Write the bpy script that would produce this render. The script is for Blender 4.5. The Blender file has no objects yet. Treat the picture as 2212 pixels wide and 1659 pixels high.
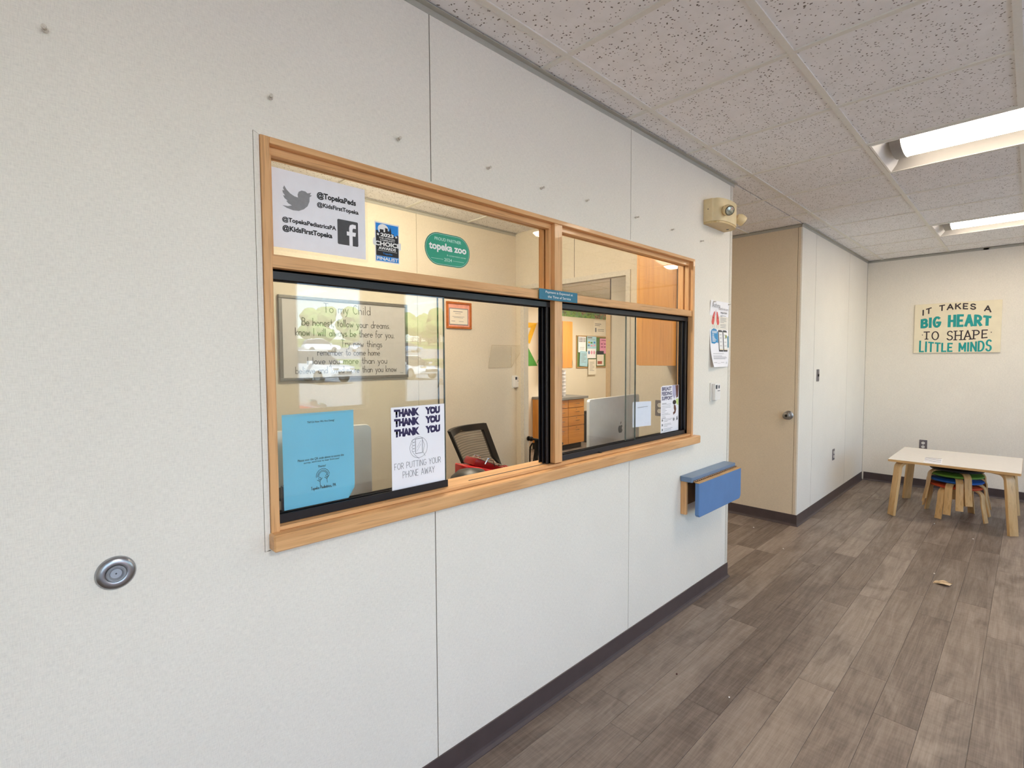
import bpy, bmesh, math, random
from mathutils import Vector, Matrix
random.seed(7)
S = bpy.context.scene
COL = S.collection
R = math.radians
PI = math.pi

# ---------------------------------------------------------------- camera
cam_d = bpy.data.cameras.new('camera')
cam = bpy.data.objects.new('camera', cam_d)
COL.objects.link(cam)
S.camera = cam
YAW, PITCH, ROLL = .801, -.0493, -.005
_cy, _sy, _cp, _sp = math.cos(YAW), math.sin(YAW), math.cos(PITCH), math.sin(PITCH)
_F = Vector((_cy * _cp, _sy * _cp, _sp))
_R = Vector((_sy, -_cy, 0))
_U = _R.cross(_F)
_cr, _sr = math.cos(ROLL), math.sin(ROLL)
_R2 = _cr * _R + _sr * _U
_U2 = -_sr * _R + _cr * _U
cam.matrix_world = Matrix(((_R2.x, _U2.x, -_F.x, .11), (_R2.y, _U2.y, -_F.y, -1.4286),
                           (_R2.z, _U2.z, -_F.z, 1.515), (0, 0, 0, 1)))
cam_d.sensor_width = 36
cam_d.lens = 1087.43 / 2212 * 36
cam_d.clip_start = .02
cam_d.clip_end = 500

# ---------------------------------------------------------------- world, sun, exposure
W = bpy.data.worlds.new('world')
S.world = W
W.use_nodes = True
_nt = W.node_tree
_nt.nodes.clear()
_sky = _nt.nodes.new('ShaderNodeTexSky')
_sky.sky_type = 'NISHITA'
_sky.sun_disc = False
_sky.sun_elevation = R(52)
_sky.sun_rotation = R(0)
_sky.air_density = 1.0
_sky.dust_density = 0.0
_sky.ozone_density = 1.0
_bg = _nt.nodes.new('ShaderNodeBackground')
_bg.inputs['Strength'].default_value = .4
_out = _nt.nodes.new('ShaderNodeOutputWorld')
_wb = _nt.nodes.new('ShaderNodeMixRGB')
_wb.blend_type = 'MULTIPLY'
_wb.inputs[0].default_value = 1
_wb.inputs[2].default_value = (.93, .98, 1.06, 1)      # camera white balance towards the cool daylight
_nt.links.new(_sky.outputs[0], _wb.inputs[1])
_nt.links.new(_wb.outputs[0], _bg.inputs[0])
_nt.links.new(_bg.outputs[0], _out.inputs[0])

sun_d = bpy.data.lights.new('sun', 'SUN')
sun_d.energy = 15.0
sun_d.angle = R(1)
sun_d.color = (.95, .98, 1.0)
sun = bpy.data.objects.new('sun', sun_d)
COL.objects.link(sun)
sun.rotation_euler = Vector((.25, -.75, -1)).to_track_quat('-Z', 'Y').to_euler()

# unseen lamps added to light the office, nurse station, passage and waiting room
def unseen_lamp(name, loc, sx, sy, power, col=(1, .9, .76)):
    d = bpy.data.lights.new(name, 'AREA')
    d.shape = 'RECTANGLE'
    d.size, d.size_y = sx, sy
    d.energy = power
    d.color = col
    o = bpy.data.objects.new(name, d)
    o.location = loc
    COL.objects.link(o)
_d = bpy.data.lights.new('unseen_office_lamp', 'POINT')
_d.energy = 36
_d.color = (1, .88, .69)
_d.shadow_soft_size = .12
_o = bpy.data.objects.new('unseen_office_lamp', _d)
_o.location = (1.9, .85, 2.46)
COL.objects.link(_o)
unseen_lamp('unseen_station_lamp', (6.9, 3.1, 2.5), 1.2, .6, 40)
unseen_lamp('waiting_room_fill', (.75, -3.2, 2.66), .6, 1.2, 42, (1, .975, .95))  # unseen fill, added to lift the waiting room so the sky stays dimmer
unseen_lamp('unseen_passage_lamp', (4.3, 2.9, 2.64), .6, 1.2, 14)
LENS_STRENGTH = 15.0

S.view_settings.view_transform = 'Standard'
S.view_settings.look = 'None'
S.view_settings.exposure = 0.68
S.cycles.transparent_max_bounces = 32
S.cycles.max_bounces = 14
S.cycles.diffuse_bounces = 8
S.view_settings.gamma = 1
S.view_settings.use_curve_mapping = False

# ---------------------------------------------------------------- materials
def lin(c):
    if isinstance(c, str):
        c = tuple(int(c[i:i + 2], 16) / 255 for i in (0, 2, 4))
        return tuple(x / 12.92 if x <= .04045 else ((x + .055) / 1.055) ** 2.4 for x in c)
    return tuple(c)
class NT:
    def __init__(s, name):
        s.m = bpy.data.materials.new(name)
        s.m.use_nodes = True
        s.t = s.m.node_tree
        s.t.nodes.clear()
    def n(s, typ, **kw):
        x = s.t.nodes.new('ShaderNode' + typ)
        for k, v in kw.items():
            if k in x.inputs.keys():
                x.inputs[k].default_value = v
            else:
                setattr(x, k, v)
        return x
    def l(s, a, b): s.t.links.new(a, b)
    def coords(s, scale=(1, 1, 1), rnd=False, kind='Object'):
        tc = s.n('TexCoord')
        mp = s.n('Mapping')
        mp.inputs['Scale'].default_value = scale
        if rnd:
            oi = s.n('ObjectInfo')
            mu = s.n('VectorMath', operation='SCALE')
            cx = s.n('CombineXYZ')
            s.l(oi.outputs['Random'], cx.inputs[0]); s.l(oi.outputs['Random'], cx.inputs[1])
            s.l(cx.outputs[0], mu.inputs[0]); mu.inputs['Scale'].default_value = 37.0
            ad = s.n('VectorMath', operation='ADD')
            s.l(tc.outputs[kind], ad.inputs[0]); s.l(mu.outputs[0], ad.inputs[1])
            s.l(ad.outputs[0], mp.inputs[0])
        else:
            s.l(tc.outputs[kind], mp.inputs[0])
        return mp.outputs[0]
    def noise(s, vec, scale, detail=3, rough=.55, dist=0):
        x = s.n('TexNoise', Scale=scale, Detail=detail, Roughness=rough, Distortion=dist)
        s.l(vec, x.inputs['Vector'])
        return x.outputs['Fac']
    def ramp(s, fac, stops):
        x = s.n('ValToRGB')
        e = x.color_ramp.elements
        while len(e) < len(stops): e.new(.5)
        for i, (p, c) in enumerate(stops):
            e[i].position = p
            c = lin(c) if not isinstance(c, (int, float)) else (c, c, c)
            e[i].color = (*c[:3], 1)
        s.l(fac, x.inputs[0])
        return x.outputs[0]
    def mix(s, fac, a, b, mode='MIX'):
        x = s.n('MixRGB', blend_type=mode)
        for v, i in ((fac, 0), (a, 1), (b, 2)):
            if isinstance(v, (int, float)): x.inputs[i].default_value = v if i == 0 else (v, v, v, 1)
            elif isinstance(v, tuple): x.inputs[i].default_value = (*v[:3], 1)
            else: s.l(v, x.inputs[i])
        return x.outputs[0]
    def bump(s, h, strength=.2, dist=.002):
        x = s.n('Bump', Strength=strength, Distance=dist)
        s.l(h, x.inputs['Height'])
        return x.outputs[0]
    def bsdf(s, col, rough=.5, metal=0, normal=None, spec=.5, coat=0, **kw):
        x = s.n('BsdfPrincipled')
        if isinstance(col, tuple): x.inputs['Base Color'].default_value = (*col[:3], 1)
        else: s.l(col, x.inputs['Base Color'])
        if isinstance(rough, (int, float)): x.inputs['Roughness'].default_value = rough
        else: s.l(rough, x.inputs['Roughness'])
        x.inputs['Metallic'].default_value = metal
        x.inputs['Specular IOR Level'].default_value = spec
        x.inputs['Coat Weight'].default_value = coat
        for k, v in kw.items(): x.inputs[k.replace('_', ' ')].default_value = v
        if normal is not None: s.l(normal, x.inputs['Normal'])
        o = s.n('OutputMaterial')
        s.l(x.outputs[0], o.inputs[0])
        return s.m
    def out(s, sh):
        o = s.n('OutputMaterial')
        s.l(sh, o.inputs[0])
        return s.m

def plain(name, col, rough=.5, metal=0, var=.08, scale=30, bump=.0, spec=.5, coat=0):
    t = NT(name)
    v = t.coords()
    f = t.noise(v, scale, 4)
    c = lin(col)
    a = tuple(min(1, x * (1 + var)) for x in c)
    b = tuple(x * (1 - var) for x in c)
    cc = t.ramp(f, ((.3, b), (.7, a)))
    nb = t.bump(t.noise(v, scale * 6, 2), bump, .001) if bump else None
    return t.bsdf(cc, rough, metal, nb, spec, coat)

def vinyl(name, col, k=1.0):
    """woven linen-look vinyl wall covering"""
    t = NT(name)
    tc = t.n('TexCoord')
    def st(sc, scale, d=2):
        mp = t.n('Mapping'); mp.inputs['Scale'].default_value = sc
        t.l(tc.outputs['Object'], mp.inputs[0])
        return t.noise(mp.outputs[0], scale, d, .6)
    h1 = st((1, 1, 9), 60)
    h2 = st((8, 8, 1), 70)
    cl = st((1, 1, 1), 3, 4)
    c = lin(col)
    sc = lambda f: tuple(min(1, x * f) for x in c)
    w = t.mix(.5, h1, h2)
    base = t.ramp(w, ((.36, sc(.86)), (.5, c), (.64, sc(1.1))))
    base = t.mix(.35, base, t.ramp(cl, ((.3, sc(.93)), (.7, sc(1.05)))))
    return t.bsdf(base, .62, 0, t.bump(w, .22, .0015), .35)

def wood(name, light, dark, axis=0, scale=1.0, rough=.42, coat=.15):
    """straight grained timber; axis = the direction of the grain"""
    t = NT(name)
    s1 = [26, 26, 26]; s1[axis] = 1.3
    s2 = [150, 150, 150]; s2[axis] = 5
    s3 = [7, 7, 7]; s3[axis] = .7
    tc = t.n('TexCoord')
    def st(sc, scl, d, dist=0):
        mp = t.n('Mapping'); mp.inputs['Scale'].default_value = tuple(x * scale for x in sc)
        t.l(tc.outputs['Object'], mp.inputs[0])
        return t.noise(mp.outputs[0], scl, d, .6, dist)
    g = st(s1, 1.0, 4, 1.2)
    p = st(s2, 1.0, 2)
    b = st(s3, 1.0, 3)
    d, l_ = lin(dark), lin(light)
    m = tuple((x + y) / 2 for x, y in zip(d, l_))
    c = t.ramp(g, ((.3, d), (.46, m), (.62, l_)))
    c = t.mix(.4, c, t.ramp(b, ((.3, m), (.7, l_))))
    c = t.mix(t.ramp(p, ((.56, 0.0), (.7, .42))), c, tuple(x * .55 for x in d))
    return t.bsdf(c, rough, 0, t.bump(p, .08, .0006), .4, coat)

def planks_mat():
    t = NT('vinyl_plank_floor')
    oi = t.n('ObjectInfo')
    tc = t.n('TexCoord')
    off = t.n('CombineXYZ')
    mu = t.n('Math', operation='MULTIPLY'); mu.inputs[1].default_value = 53.0
    t.l(oi.outputs['Random'], mu.inputs[0])
    t.l(mu.outputs[0], off.inputs[0]); t.l(mu.outputs[0], off.inputs[1])
    ad = t.n('VectorMath', operation='ADD')
    t.l(tc.outputs['Object'], ad.inputs[0]); t.l(off.outputs[0], ad.inputs[1])
    def st(sc, scl, d=3, dist=0):
        mp = t.n('Mapping'); mp.inputs['Scale'].default_value = sc
        t.l(ad.outputs[0], mp.inputs[0])
        return t.noise(mp.outputs[0], scl, d, .6, dist)
    grain = st((1.1, 17, 1), 1.0, 5, 2.5)
    fine = st((8, 190, 1), 1.0, 2)
    saw = st((70, 4, 1), 1.0, 2)
    cloud = st((2.6, 7, 1), 1.0, 3, .6)
    tone = t.ramp(oi.outputs['Random'], ((0, '65584f'), (.14, '95887d'), (.35, 'aa9e93'), (.5, '7f7268'), (.66, 'b3a89d'), (.8, '6d6057'), (1, 'a09387')))
    c = t.mix(.36, tone, t.ramp(grain, ((.28, '5e5149'), (.45, '85786d'), (.6, 'a3978b'), (.75, 'b9aea3'))))
    c = t.mix(t.ramp(cloud, ((.48, 0.0), (.68, .7))), c, lin('62564e'))
    c = t.mix(t.ramp(cloud, ((.22, .42), (.42, 0.0))), c, lin('bdb3a8'))
    c = t.mix(.10, c, t.ramp(fine, ((.35, '4a3f39'), (.65, 'cfc6bb'))))
    c = t.mix(.05, c, t.ramp(saw, ((.4, '5a4f48'), (.6, 'cfc6bb'))))
    c = t.mix(1.0, c, (.85, .80, .76), 'MULTIPLY')
    return t.bsdf(c, t.ramp(grain, ((.3, .5), (.7, .38))), 0, t.bump(fine, .06, .0005), .35)

def tile_mat():
    t = NT('fissured_ceiling_tile')
    v = t.coords((1, 1, 1), True)
    n1 = t.noise(v, 14, 3)
    vo = t.n('TexVoronoi', Scale=72.0)
    vo.inputs['Randomness'].default_value = 1
    wv = t.n('VectorMath', operation='ADD')
    nv = t.n('TexNoise', Scale=30.0)
    t.l(v, nv.inputs['Vector'])
    sc = t.n('VectorMath', operation='SCALE'); sc.inputs['Scale'].default_value = .02
    t.l(nv.outputs['Color'], sc.inputs[0])
    t.l(v, wv.inputs[0]); t.l(sc.outputs[0], wv.inputs[1])
    t.l(wv.outputs[0], vo.inputs['Vector'])
    pit = t.ramp(vo.outputs['Distance'], ((.2, 1.0), (.27, 0.0)))
    sel = t.ramp(t.noise(v, 45, 2), ((.43, 0.0), (.49, 1.0)))
    m = t.mix(1.0, pit, sel, 'MULTIPLY')
    base = t.ramp(n1, ((.3, 'ecebea'), (.7, 'f4f3f3')))
    c = t.mix(m, base, lin('776f68'))
    return t.bsdf(c, .9, 0, t.bump(m, -.5, .003), .1)

def glass_mat(name, tint=(.97, .985, .975)):
    t = NT(name)
    geo = t.n('NewGeometry')
    mx = t.n('Mix', data_type='FLOAT')
    t.l(geo.outputs['Backfacing'], mx.inputs[0])
    mx.inputs[2].default_value = 1.52
    mx.inputs[3].default_value = 1 / 1.52
    fr = t.n('Fresnel')
    t.l(mx.outputs[0], fr.inputs['IOR'])
    tr = t.n('BsdfTransparent'); tr.inputs[0].default_value = (*tint, 1)
    gl = t.n('BsdfGlossy'); gl.inputs['Roughness'].default_value = .0
    ms = t.n('MixShader')
    t.l(fr.outputs[0], ms.inputs[0]); t.l(tr.outputs[0], ms.inputs[1]); t.l(gl.outputs[0], ms.inputs[2])
    return t.out(ms.outputs[0])

def emit(name, col, strength):
    t = NT(name)
    e = t.n('Emission', Strength=strength)
    f = t.noise(t.coords(), 8, 2)
    c = lin(col)
    t.l(t.ramp(f, ((.3, tuple(x * .97 for x in c)), (.7, c))), e.inputs[0])
    return t.out(e.outputs[0])

VINYL = vinyl('linen_vinyl_wall', 'ebe6db')
VINYL_IN = vinyl('linen_vinyl_warm', 'e0d6c2')
GAP = plain('dark_joint', '5c5048', .8)
EDGE = plain('panel_edge_trim', 'd8d2c5', .55, scale=60)
CEIL = tile_mat()
TEE = plain('painted_steel_tee', 'e4e2da', .5, scale=80, var=.03)
OAKX = wood('oak_along', 'e8b680', 'c48e58', 0)
OAKZ = wood('oak_upright', 'e8b680', 'c48e58', 2)
OAKY = wood('oak_across', 'd4a470', 'a97745', 1)
MAPLE = wood('honey_maple_veneer', 'd79a4c', 'b87428', 2, .6)
MAPLEX = wood('honey_maple_drawer', 'cf8f42', 'ad6b24', 0, .6)
BIRCH = wood('pale_birch_ply', 'e2bd86', 'c99a5c', 2, .8)
BIRCHY = wood('birch_edge', 'dcb47c', 'b98a54', 1, .8)
PLANK = planks_mat()
BASE = plain('brown_rubber_base', '4c4141', .38, scale=14, var=.1)
BLACK = plain('black_anodised_channel', '17161c', .35, scale=50)
BLACKP = plain('black_plastic', '151515', .45, scale=60)
BLACKM = plain('black_iron', '0f0e0e', .5, .3)
GLASS = glass_mat('window_glass', (.955, .965, .955))
GEDGE = plain('green_glass_edge', '4b5a56', .15, 0, scale=25, var=.35)
GLASSOUT = glass_mat('outer_window_glass', (.98, .99, .99))
PAPER = plain('white_paper', 'f6f5fa', .55, var=.02, scale=9)
PAPERW = plain('cream_paper', 'e9e2d2', .6, var=.03, scale=9)
BLUEP = plain('sky_blue_paper', '80d6f8', .35, var=.03, scale=9, coat=.3)
INK = plain('black_ink', '1b1a1d', .6, scale=90)
INKG = plain('grey_ink', '8b8b8e', .6, scale=90)
INKP = plain('purple_ink', '2c2150', .55, scale=90)
INKDG = plain('dark_grey_ink', '4a4a4d', .6, scale=90)
INKPENCIL = plain('marker_writing', '5a5754', .6, scale=90)
WHITEINK = plain('white_print', 'f2f2f0', .5, scale=90, var=.02)
TEALINK = plain('teal_print', '139a97', .5, scale=40)
GREENST = plain('green_sticker', '2f9f80', .35, scale=30, var=.04)
GREENDK = plain('dark_green_sticker_rim', '2a7e69', .35, scale=30)
MINTINK = plain('pale_mint_print', 'bfe9dc', .5, scale=40)
BLUEST = plain('bright_blue_print', '1f8be0', .35, scale=30)
BROWNINK = plain('brown_black_print', '33282d', .6, scale=40)
CREAM = plain('cream_canvas', 'ece2c6', .7, var=.04, scale=10, bump=.1)
STEEL = plain('brushed_steel', 'a7a9ad', .28, 1.0, scale=50, var=.05)
CHROME = plain('chrome', 'd2d3d6', .12, 1.0, var=.03)
ALU = plain('satin_aluminium', 'e2e6e9', .35, .15, var=.03)
RUBBER = plain('grey_rubber', '8b8f96', .5, scale=40)
RUBDK = plain('dark_grey_rubber', '3c4048', .5, scale=40)
BEIGE = plain('beige_abs_plastic', 'e6d3a6', .4, var=.04)
PLATE = plain('grey_plastic_plate', '6b6468', .4)
OFFWHITE = plain('off_white_plastic', 'e4e1da', .4, var=.03)
BLUEL = plain('blue_laminate', '5c82b4', .5, var=.07, scale=5)
BLUEG = plain('grey_blue_laminate', '6f86a3', .35, var=.06, scale=5)
TAN = vinyl('tan_linen_door', 'dccdb4')
WHITELAM = plain('white_laminate_top', 'f1ece4', .25, var=.02, coat=.3)
GREYFR = plain('grey_metal_frame', '77746e', .4, .3)
BOARD = plain('white_board_face', 'ccc9c6', .3, var=.03)
TEALPL = plain('teal_engraved_plate', '0f6f8c', .35, var=.05)
RED = plain('red_gloss_plastic', 'd3081c', .18, var=.06, coat=.6)
REDDK = plain('dark_red_plastic', '8e0f16', .25, var=.1)
LAMPW = plain('white_enamel', 'e9e6e0', .35, var=.02)
ENDGREY = plain('grey_end_cap', '9a958f', .4)
LENS = emit('diffuser_glow', 'fff0dc', LENS_STRENGTH)
ORANGEF = plain('orange_stool_seat', 'c8481c', .6)
BLUEF = plain('blue_stool_seat', '1457a8', .6)
GREENF = plain('green_stool_seat', '5f8f2c', .6)
BLACKF = plain('black_stool_seat', '15171a', .6)
CORK = plain('cork', 'b08a55', .8, var=.2, scale=120)
CORKGR = plain('green_board_felt', '5d7d3a', .8, var=.15, scale=80)
COUNTER = plain('grey_laminate_counter', '7d7b78', .4, scale=90, var=.15)
def clear_mat():
    t = NT('clear_acrylic')
    tr = t.n('BsdfTransparent'); tr.inputs[0].default_value = (.985, .985, .98, 1)
    gl = t.n('BsdfGlossy'); gl.inputs['Roughness'].default_value = .05
    ms = t.n('MixShader'); t.l(t.ramp(t.noise(t.coords(), 20, 2), ((.3, .03), (.7, .05))), ms.inputs[0])
    t.l(tr.outputs[0], ms.inputs[1]); t.l(gl.outputs[0], ms.inputs[2])
    return t.out(ms.outputs[0])
CLEAR = clear_mat()
YELLOW = plain('yellow_paper', 'e3ae1c', .6)
GREENP = plain('green_paper', '4f9a45', .6)
ORANGEM = plain('orange_wood_frame', 'b4642a', .35, var=.15)
PINKP = plain('salmon_mat_board', 'e6a391', .7)
PINK2 = plain('pink_paper', 'e59ab8', .6)
LTBLUE = plain('pale_blue_paper', 'a9d4e6', .6)

# ---------------------------------------------------------------- mesh builder
class MB:
    def __init__(s): s.v, s.f = [], []
    def add(s, vs, fs):
        o = len(s.v)
        s.v += [tuple(p) for p in vs]
        s.f += [tuple(i + o for i in f) for f in fs]
        return s
    def box(s, x0, y0, z0, x1, y1, z1):
        x0, x1 = sorted((x0, x1)); y0, y1 = sorted((y0, y1)); z0, z1 = sorted((z0, z1))
        return s.add([(x0, y0, z0), (x1, y0, z0), (x1, y1, z0), (x0, y1, z0), (x0, y0, z1), (x1, y0, z1), (x1, y1, z1), (x0, y1, z1)],
                     [(0, 3, 2, 1), (4, 5, 6, 7), (0, 1, 5, 4), (1, 2, 6, 5), (2, 3, 7, 6), (3, 0, 4, 7)])
    def prism(s, poly, a, b, ax='y'):
        """poly in the two other axes, extruded from a to b along ax"""
        def P(p, h):
            if ax == 'y': return (p[0], h, p[1])
            if ax == 'z': return (p[0], p[1], h)
            return (h, p[0], p[1])
        n = len(poly)
        area = sum(poly[i][0] * poly[(i + 1) % n][1] - poly[(i + 1) % n][0] * poly[i][1] for i in range(n))
        if (area < 0): poly = poly[::-1]
        vs = [P(p, a) for p in poly] + [P(p, b) for p in poly]
        fs = [tuple(range(n))[::-1], tuple(range(n, 2 * n))]
        fs += [(i, (i + 1) % n, (i + 1) % n + n, i + n) for i in range(n)]
        flip = (ax == 'y') != (b < a)
        if flip: fs = [f[::-1] for f in fs]
        return s.add(vs, fs)
    def cyl(s, p0, p1, r0, r1=None, n=16, cap=True):
        r1 = r0 if r1 is None else r1
        p0, p1 = Vector(p0), Vector(p1)
        d = (p1 - p0).normalized()
        a = d.orthogonal().normalized(); b = d.cross(a)
        vs = []
        for p, r in ((p0, r0), (p1, r1)):
            for i in range(n):
                t = 2 * PI * i / n
                vs.append(p + (a * math.cos(t) + b * math.sin(t)) * r)
        fs = [(i, (i + 1) % n, (i + 1) % n + n, i + n) for i in range(n)]
        if cap: fs += [tuple(range(n))[::-1], tuple(range(n, 2 * n))]
        return s.add(vs, fs)
    def tube(s, pts, r, n=8, flat=None, caps=True):
        """round tube along pts; flat=(width, thick, width axis vector) gives a flat strip instead"""
        pts = [Vector(p) for p in pts]
        vs = []
        up = None
        for i, p in enumerate(pts):
            d = (pts[min(i + 1, len(pts) - 1)] - pts[max(i - 1, 0)]).normalized()
            if flat:
                wv = Vector(flat[2]).normalized()
                tv = d.cross(wv).normalized()
                w, t = flat[0] / 2, flat[1] / 2
                vs += [p + wv * w + tv * t, p - wv * w + tv * t, p - wv * w - tv * t, p + wv * w - tv * t]
            else:
                if up is None: up = d.orthogonal().normalized()
                a = (up - d * up.dot(d)).normalized(); up = a
                b = d.cross(a)
                rr = r[i] if isinstance(r, (list, tuple)) else r
                vs += [p + (a * math.cos(2 * PI * k / n) + b * math.sin(2 * PI * k / n)) * rr for k in range(n)]
        m = 4 if flat else n
        fs = []
        for i in range(len(pts) - 1):
            for k in range(m):
                fs.append((i * m + k, i * m + (k + 1) % m, (i + 1) * m + (k + 1) % m, (i + 1) * m + k))
        if caps: fs += [tuple(range(m))[::-1], tuple(range((len(pts) - 1) * m, len(pts) * m))]
        return s.add(vs, fs)
    def lathe(s, prof, n=24, ax='z', c=(0, 0, 0)):
        """prof: (radius, height) pairs turned about ax"""
        vs, fs = [], []
        for r, h in prof:
            for i in range(n):
                t = 2 * PI * i / n
                a, b = r * math.cos(t), r * math.sin(t)
                p = (a, b, h) if ax == 'z' else ((b, h, a) if ax == 'y' else (h, a, b))
                vs.append((p[0] + c[0], p[1] + c[1], p[2] + c[2]))
        for j in range(len(prof) - 1):
            for i in range(n):
                fs.append((j * n + i, j * n + (i + 1) % n, (j + 1) * n + (i + 1) % n, (j + 1) * n + i))
        fs += [tuple(range(n))[::-1], tuple(range((len(prof) - 1) * n, len(prof) * n))]
        return s.add(vs, fs)
    def loft(s, rings, cap=True):
        m = len(rings[0]); vs = [p for r in rings for p in r]; fs = []
        for j in range(len(rings) - 1):
            for i in range(m):
                fs.append((j * m + i, j * m + (i + 1) % m, (j + 1) * m + (i + 1) % m, (j + 1) * m + i))
        if cap: fs += [tuple(range(m))[::-1], tuple(range((len(rings) - 1) * m, len(rings) * m))]
        return s.add(vs, fs)
    def sheet(s, fn, nu, nv):
        vs = [fn(i / nu, j / nv) for j in range(nv + 1) for i in range(nu + 1)]
        fs = [(j * (nu + 1) + i, j * (nu + 1) + i + 1, (j + 1) * (nu + 1) + i + 1, (j + 1) * (nu + 1) + i) for j in range(nv) for i in range(nu)]
        return s.add(vs, fs)
    def mesh(s, name, mat, bevel=0, seg=2, smooth=False, fix=True):
        me = bpy.data.meshes.new(name)
        me.from_pydata(s.v, [], s.f)
        bm = bmesh.new(); bm.from_mesh(me)
        if fix: bmesh.ops.recalc_face_normals(bm, faces=bm.faces)
        if bevel:
            es = [e for e in bm.edges if len(e.link_faces) == 2 and e.calc_face_angle(0) > .6]
            bmesh.ops.bevel(bm, geom=es, offset=bevel, segments=seg, affect='EDGES', profile=.6, clamp_overlap=True)
        bm.to_mesh(me); bm.free()
        if smooth:
            me.polygons.foreach_set('use_smooth', [True] * len(me.polygons))
            try: me.set_sharp_from_angle(angle=R(38))
            except Exception: pass
        if mat: me.materials.append(mat)
        return me
    def build(s, name, mat, parent=None, loc=(0, 0, 0), rot=(0, 0, 0), **kw):
        o = bpy.data.objects.new(name, s.mesh(name, mat, **kw))
        COL.objects.link(o)
        o.location = loc; o.rotation_euler = rot
        if parent: o.parent = parent
        return o

def thing(name, label, cat, loc=(0, 0, 0), rz=0, group=None, rot=None):
    o = bpy.data.objects.new(name, None)
    o.empty_display_size = .05
    COL.objects.link(o)
    o.location = loc
    o.rotation_euler = rot if rot else (0, 0, rz)
    o['label'] = label; o['category'] = cat
    if group: o['group'] = group
    return o
def tag(o, label, cat, group=None):
    o['label'] = label; o['category'] = cat
    if group: o['group'] = group
    return o
def struct(o, label=None):
    o['kind'] = 'structure'
    if label: o['label'] = label
    return o
def sempty(name, label=None):
    o = bpy.data.objects.new(name, None); COL.objects.link(o)
    return struct(o, label)
def link_mesh(name, me, parent, loc=(0, 0, 0), rot=(0, 0, 0)):
    o = bpy.data.objects.new(name, me); COL.objects.link(o)
    o.location = loc; o.rotation_euler = rot
    if parent: o.parent = parent
    return o
def copy_tree(o, parent=None):
    c = o.copy(); COL.objects.link(c)
    if parent: c.parent = parent
    for ch in list(o.children): copy_tree(ch, c)
    return c

# ---------------------------------------------------------------- lettering
def text_mesh(s, bold=0, shear=0, spacing=1.0):
    cu = bpy.data.curves.new('lettering', 'FONT')
    cu.body = s; cu.size = 1; cu.offset = bold; cu.shear = shear; cu.space_character = spacing
    cu.resolution_u = 3
    o = bpy.data.objects.new('lettering', cu)
    COL.objects.link(o)
    dg = bpy.context.evaluated_depsgraph_get()
    me = bpy.data.meshes.new_from_object(o.evaluated_get(dg))
    bpy.data.objects.remove(o); bpy.data.curves.remove(cu)
    return me
def place_flat(me, x, z, w, h, y, warp=None):
    xs = [v.co.x for v in me.vertices]; ys = [v.co.y for v in me.vertices]
    a, b, c, d = min(xs), max(xs), min(ys), max(ys)
    for v in me.vertices:
        u = (v.co.x - a) / max(b - a, 1e-6); t = (v.co.y - c) / max(d - c, 1e-6)
        X, Z = x + u * w, z + t * h
        if warp: X, Z = warp(u, t, X, Z)
        v.co = (X, y, Z)
    return me
def T(parent, s, x, z, w, h, mat, y=-.0012, bold=0, shear=0, spacing=1.0, warp=None, name='lettering'):
    """words fitted into the rectangle with lower left corner (x, z) and size w x h, on a face looking to -y"""
    me = place_flat(text_mesh(s, bold, shear, spacing), x, z, w, h, y, warp)
    me.materials.clear(); me.materials.append(mat)
    return link_mesh(name, me, parent)
G = {}
def _g(ch, w, *strokes): G[ch] = (w, [[tuple(float(t) for t in p.split(',')) for p in st.split()] for st in strokes])
_arc = lambda cx, cy, rx, ry, a, b, n=9: ' '.join('%.2f,%.2f' % (cx + rx * math.cos(R(a + (b - a) * i / n)), cy + ry * math.sin(R(a + (b - a) * i / n))) for i in range(n + 1))
O2 = _arc(1.5, 1.5, 1.5, 1.5, 0, 360, 12)
_g('a', 3.2, O2, '3,3 3,0'); _g('b', 3.2, '0,6 0,0', O2); _g('c', 2.8, _arc(1.5, 1.5, 1.5, 1.5, 45, 315)); _g('d', 3.2, O2, '3,6 3,0')
_g('e', 3.1, '0,1.6 3,1.6', _arc(1.5, 1.5, 1.5, 1.5, 0, 310, 11)); _g('f', 2.2, _arc(1.8, 5, 1, 1, 50, 180, 5) + ' 0.8,0', '0,3.2 2,3.2')
_g('g', 3.2, O2, '3,3 3,-1 ' + _arc(1.5, -1, 1.5, 1.2, 0, -150, 6)); _g('h', 3, '0,6 0,0', '0,2 ' + _arc(1.4, 1.7, 1.3, 1.3, 150, 0, 5) + ' 2.7,0')
_g('i', .8, '0.3,3 0.3,0', '0.3,4.2 0.3,4.5'); _g('k', 2.7, '0,6 0,0', '2.4,3.2 0,1.3 2.6,0'); _g('l', .8, '0.3,6 0.3,0')
_g('m', 4.6, '0,3 0,0', '0,2 ' + _arc(1.1, 1.9, 1.1, 1.1, 150, 0, 5) + ' 2.2,0', '2.2,2 ' + _arc(3.3, 1.9, 1.1, 1.1, 150, 0, 5) + ' 4.4,0')
_g('n', 3, '0,3 0,0', '0,2 ' + _arc(1.4, 1.7, 1.3, 1.3, 150, 0, 5) + ' 2.7,0'); _g('o', 3.2, O2); _g('p', 3.2, '0,3 0,-2.4', O2)
_g('r', 2.1, '0,3 0,0', '0,1.8 ' + _arc(1.2, 1.9, 1.1, 1.1, 150, 40, 4)); _g('s', 2.5, _arc(1.2, 2.3, 1, .8, 40, 250, 7) + ' ' + _arc(1.2, .8, 1.1, .8, 70, -150, 7))
_g('t', 2.2, '1,5.4 1,0.6 1.6,0 2,0.2', '0,3.4 2,3.4'); _g('u', 3, '0,3 ' + _arc(1.3, 1.2, 1.3, 1.2, 180, 360, 6) + ' 2.6,3', '2.6,3 2.6,0')
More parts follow.
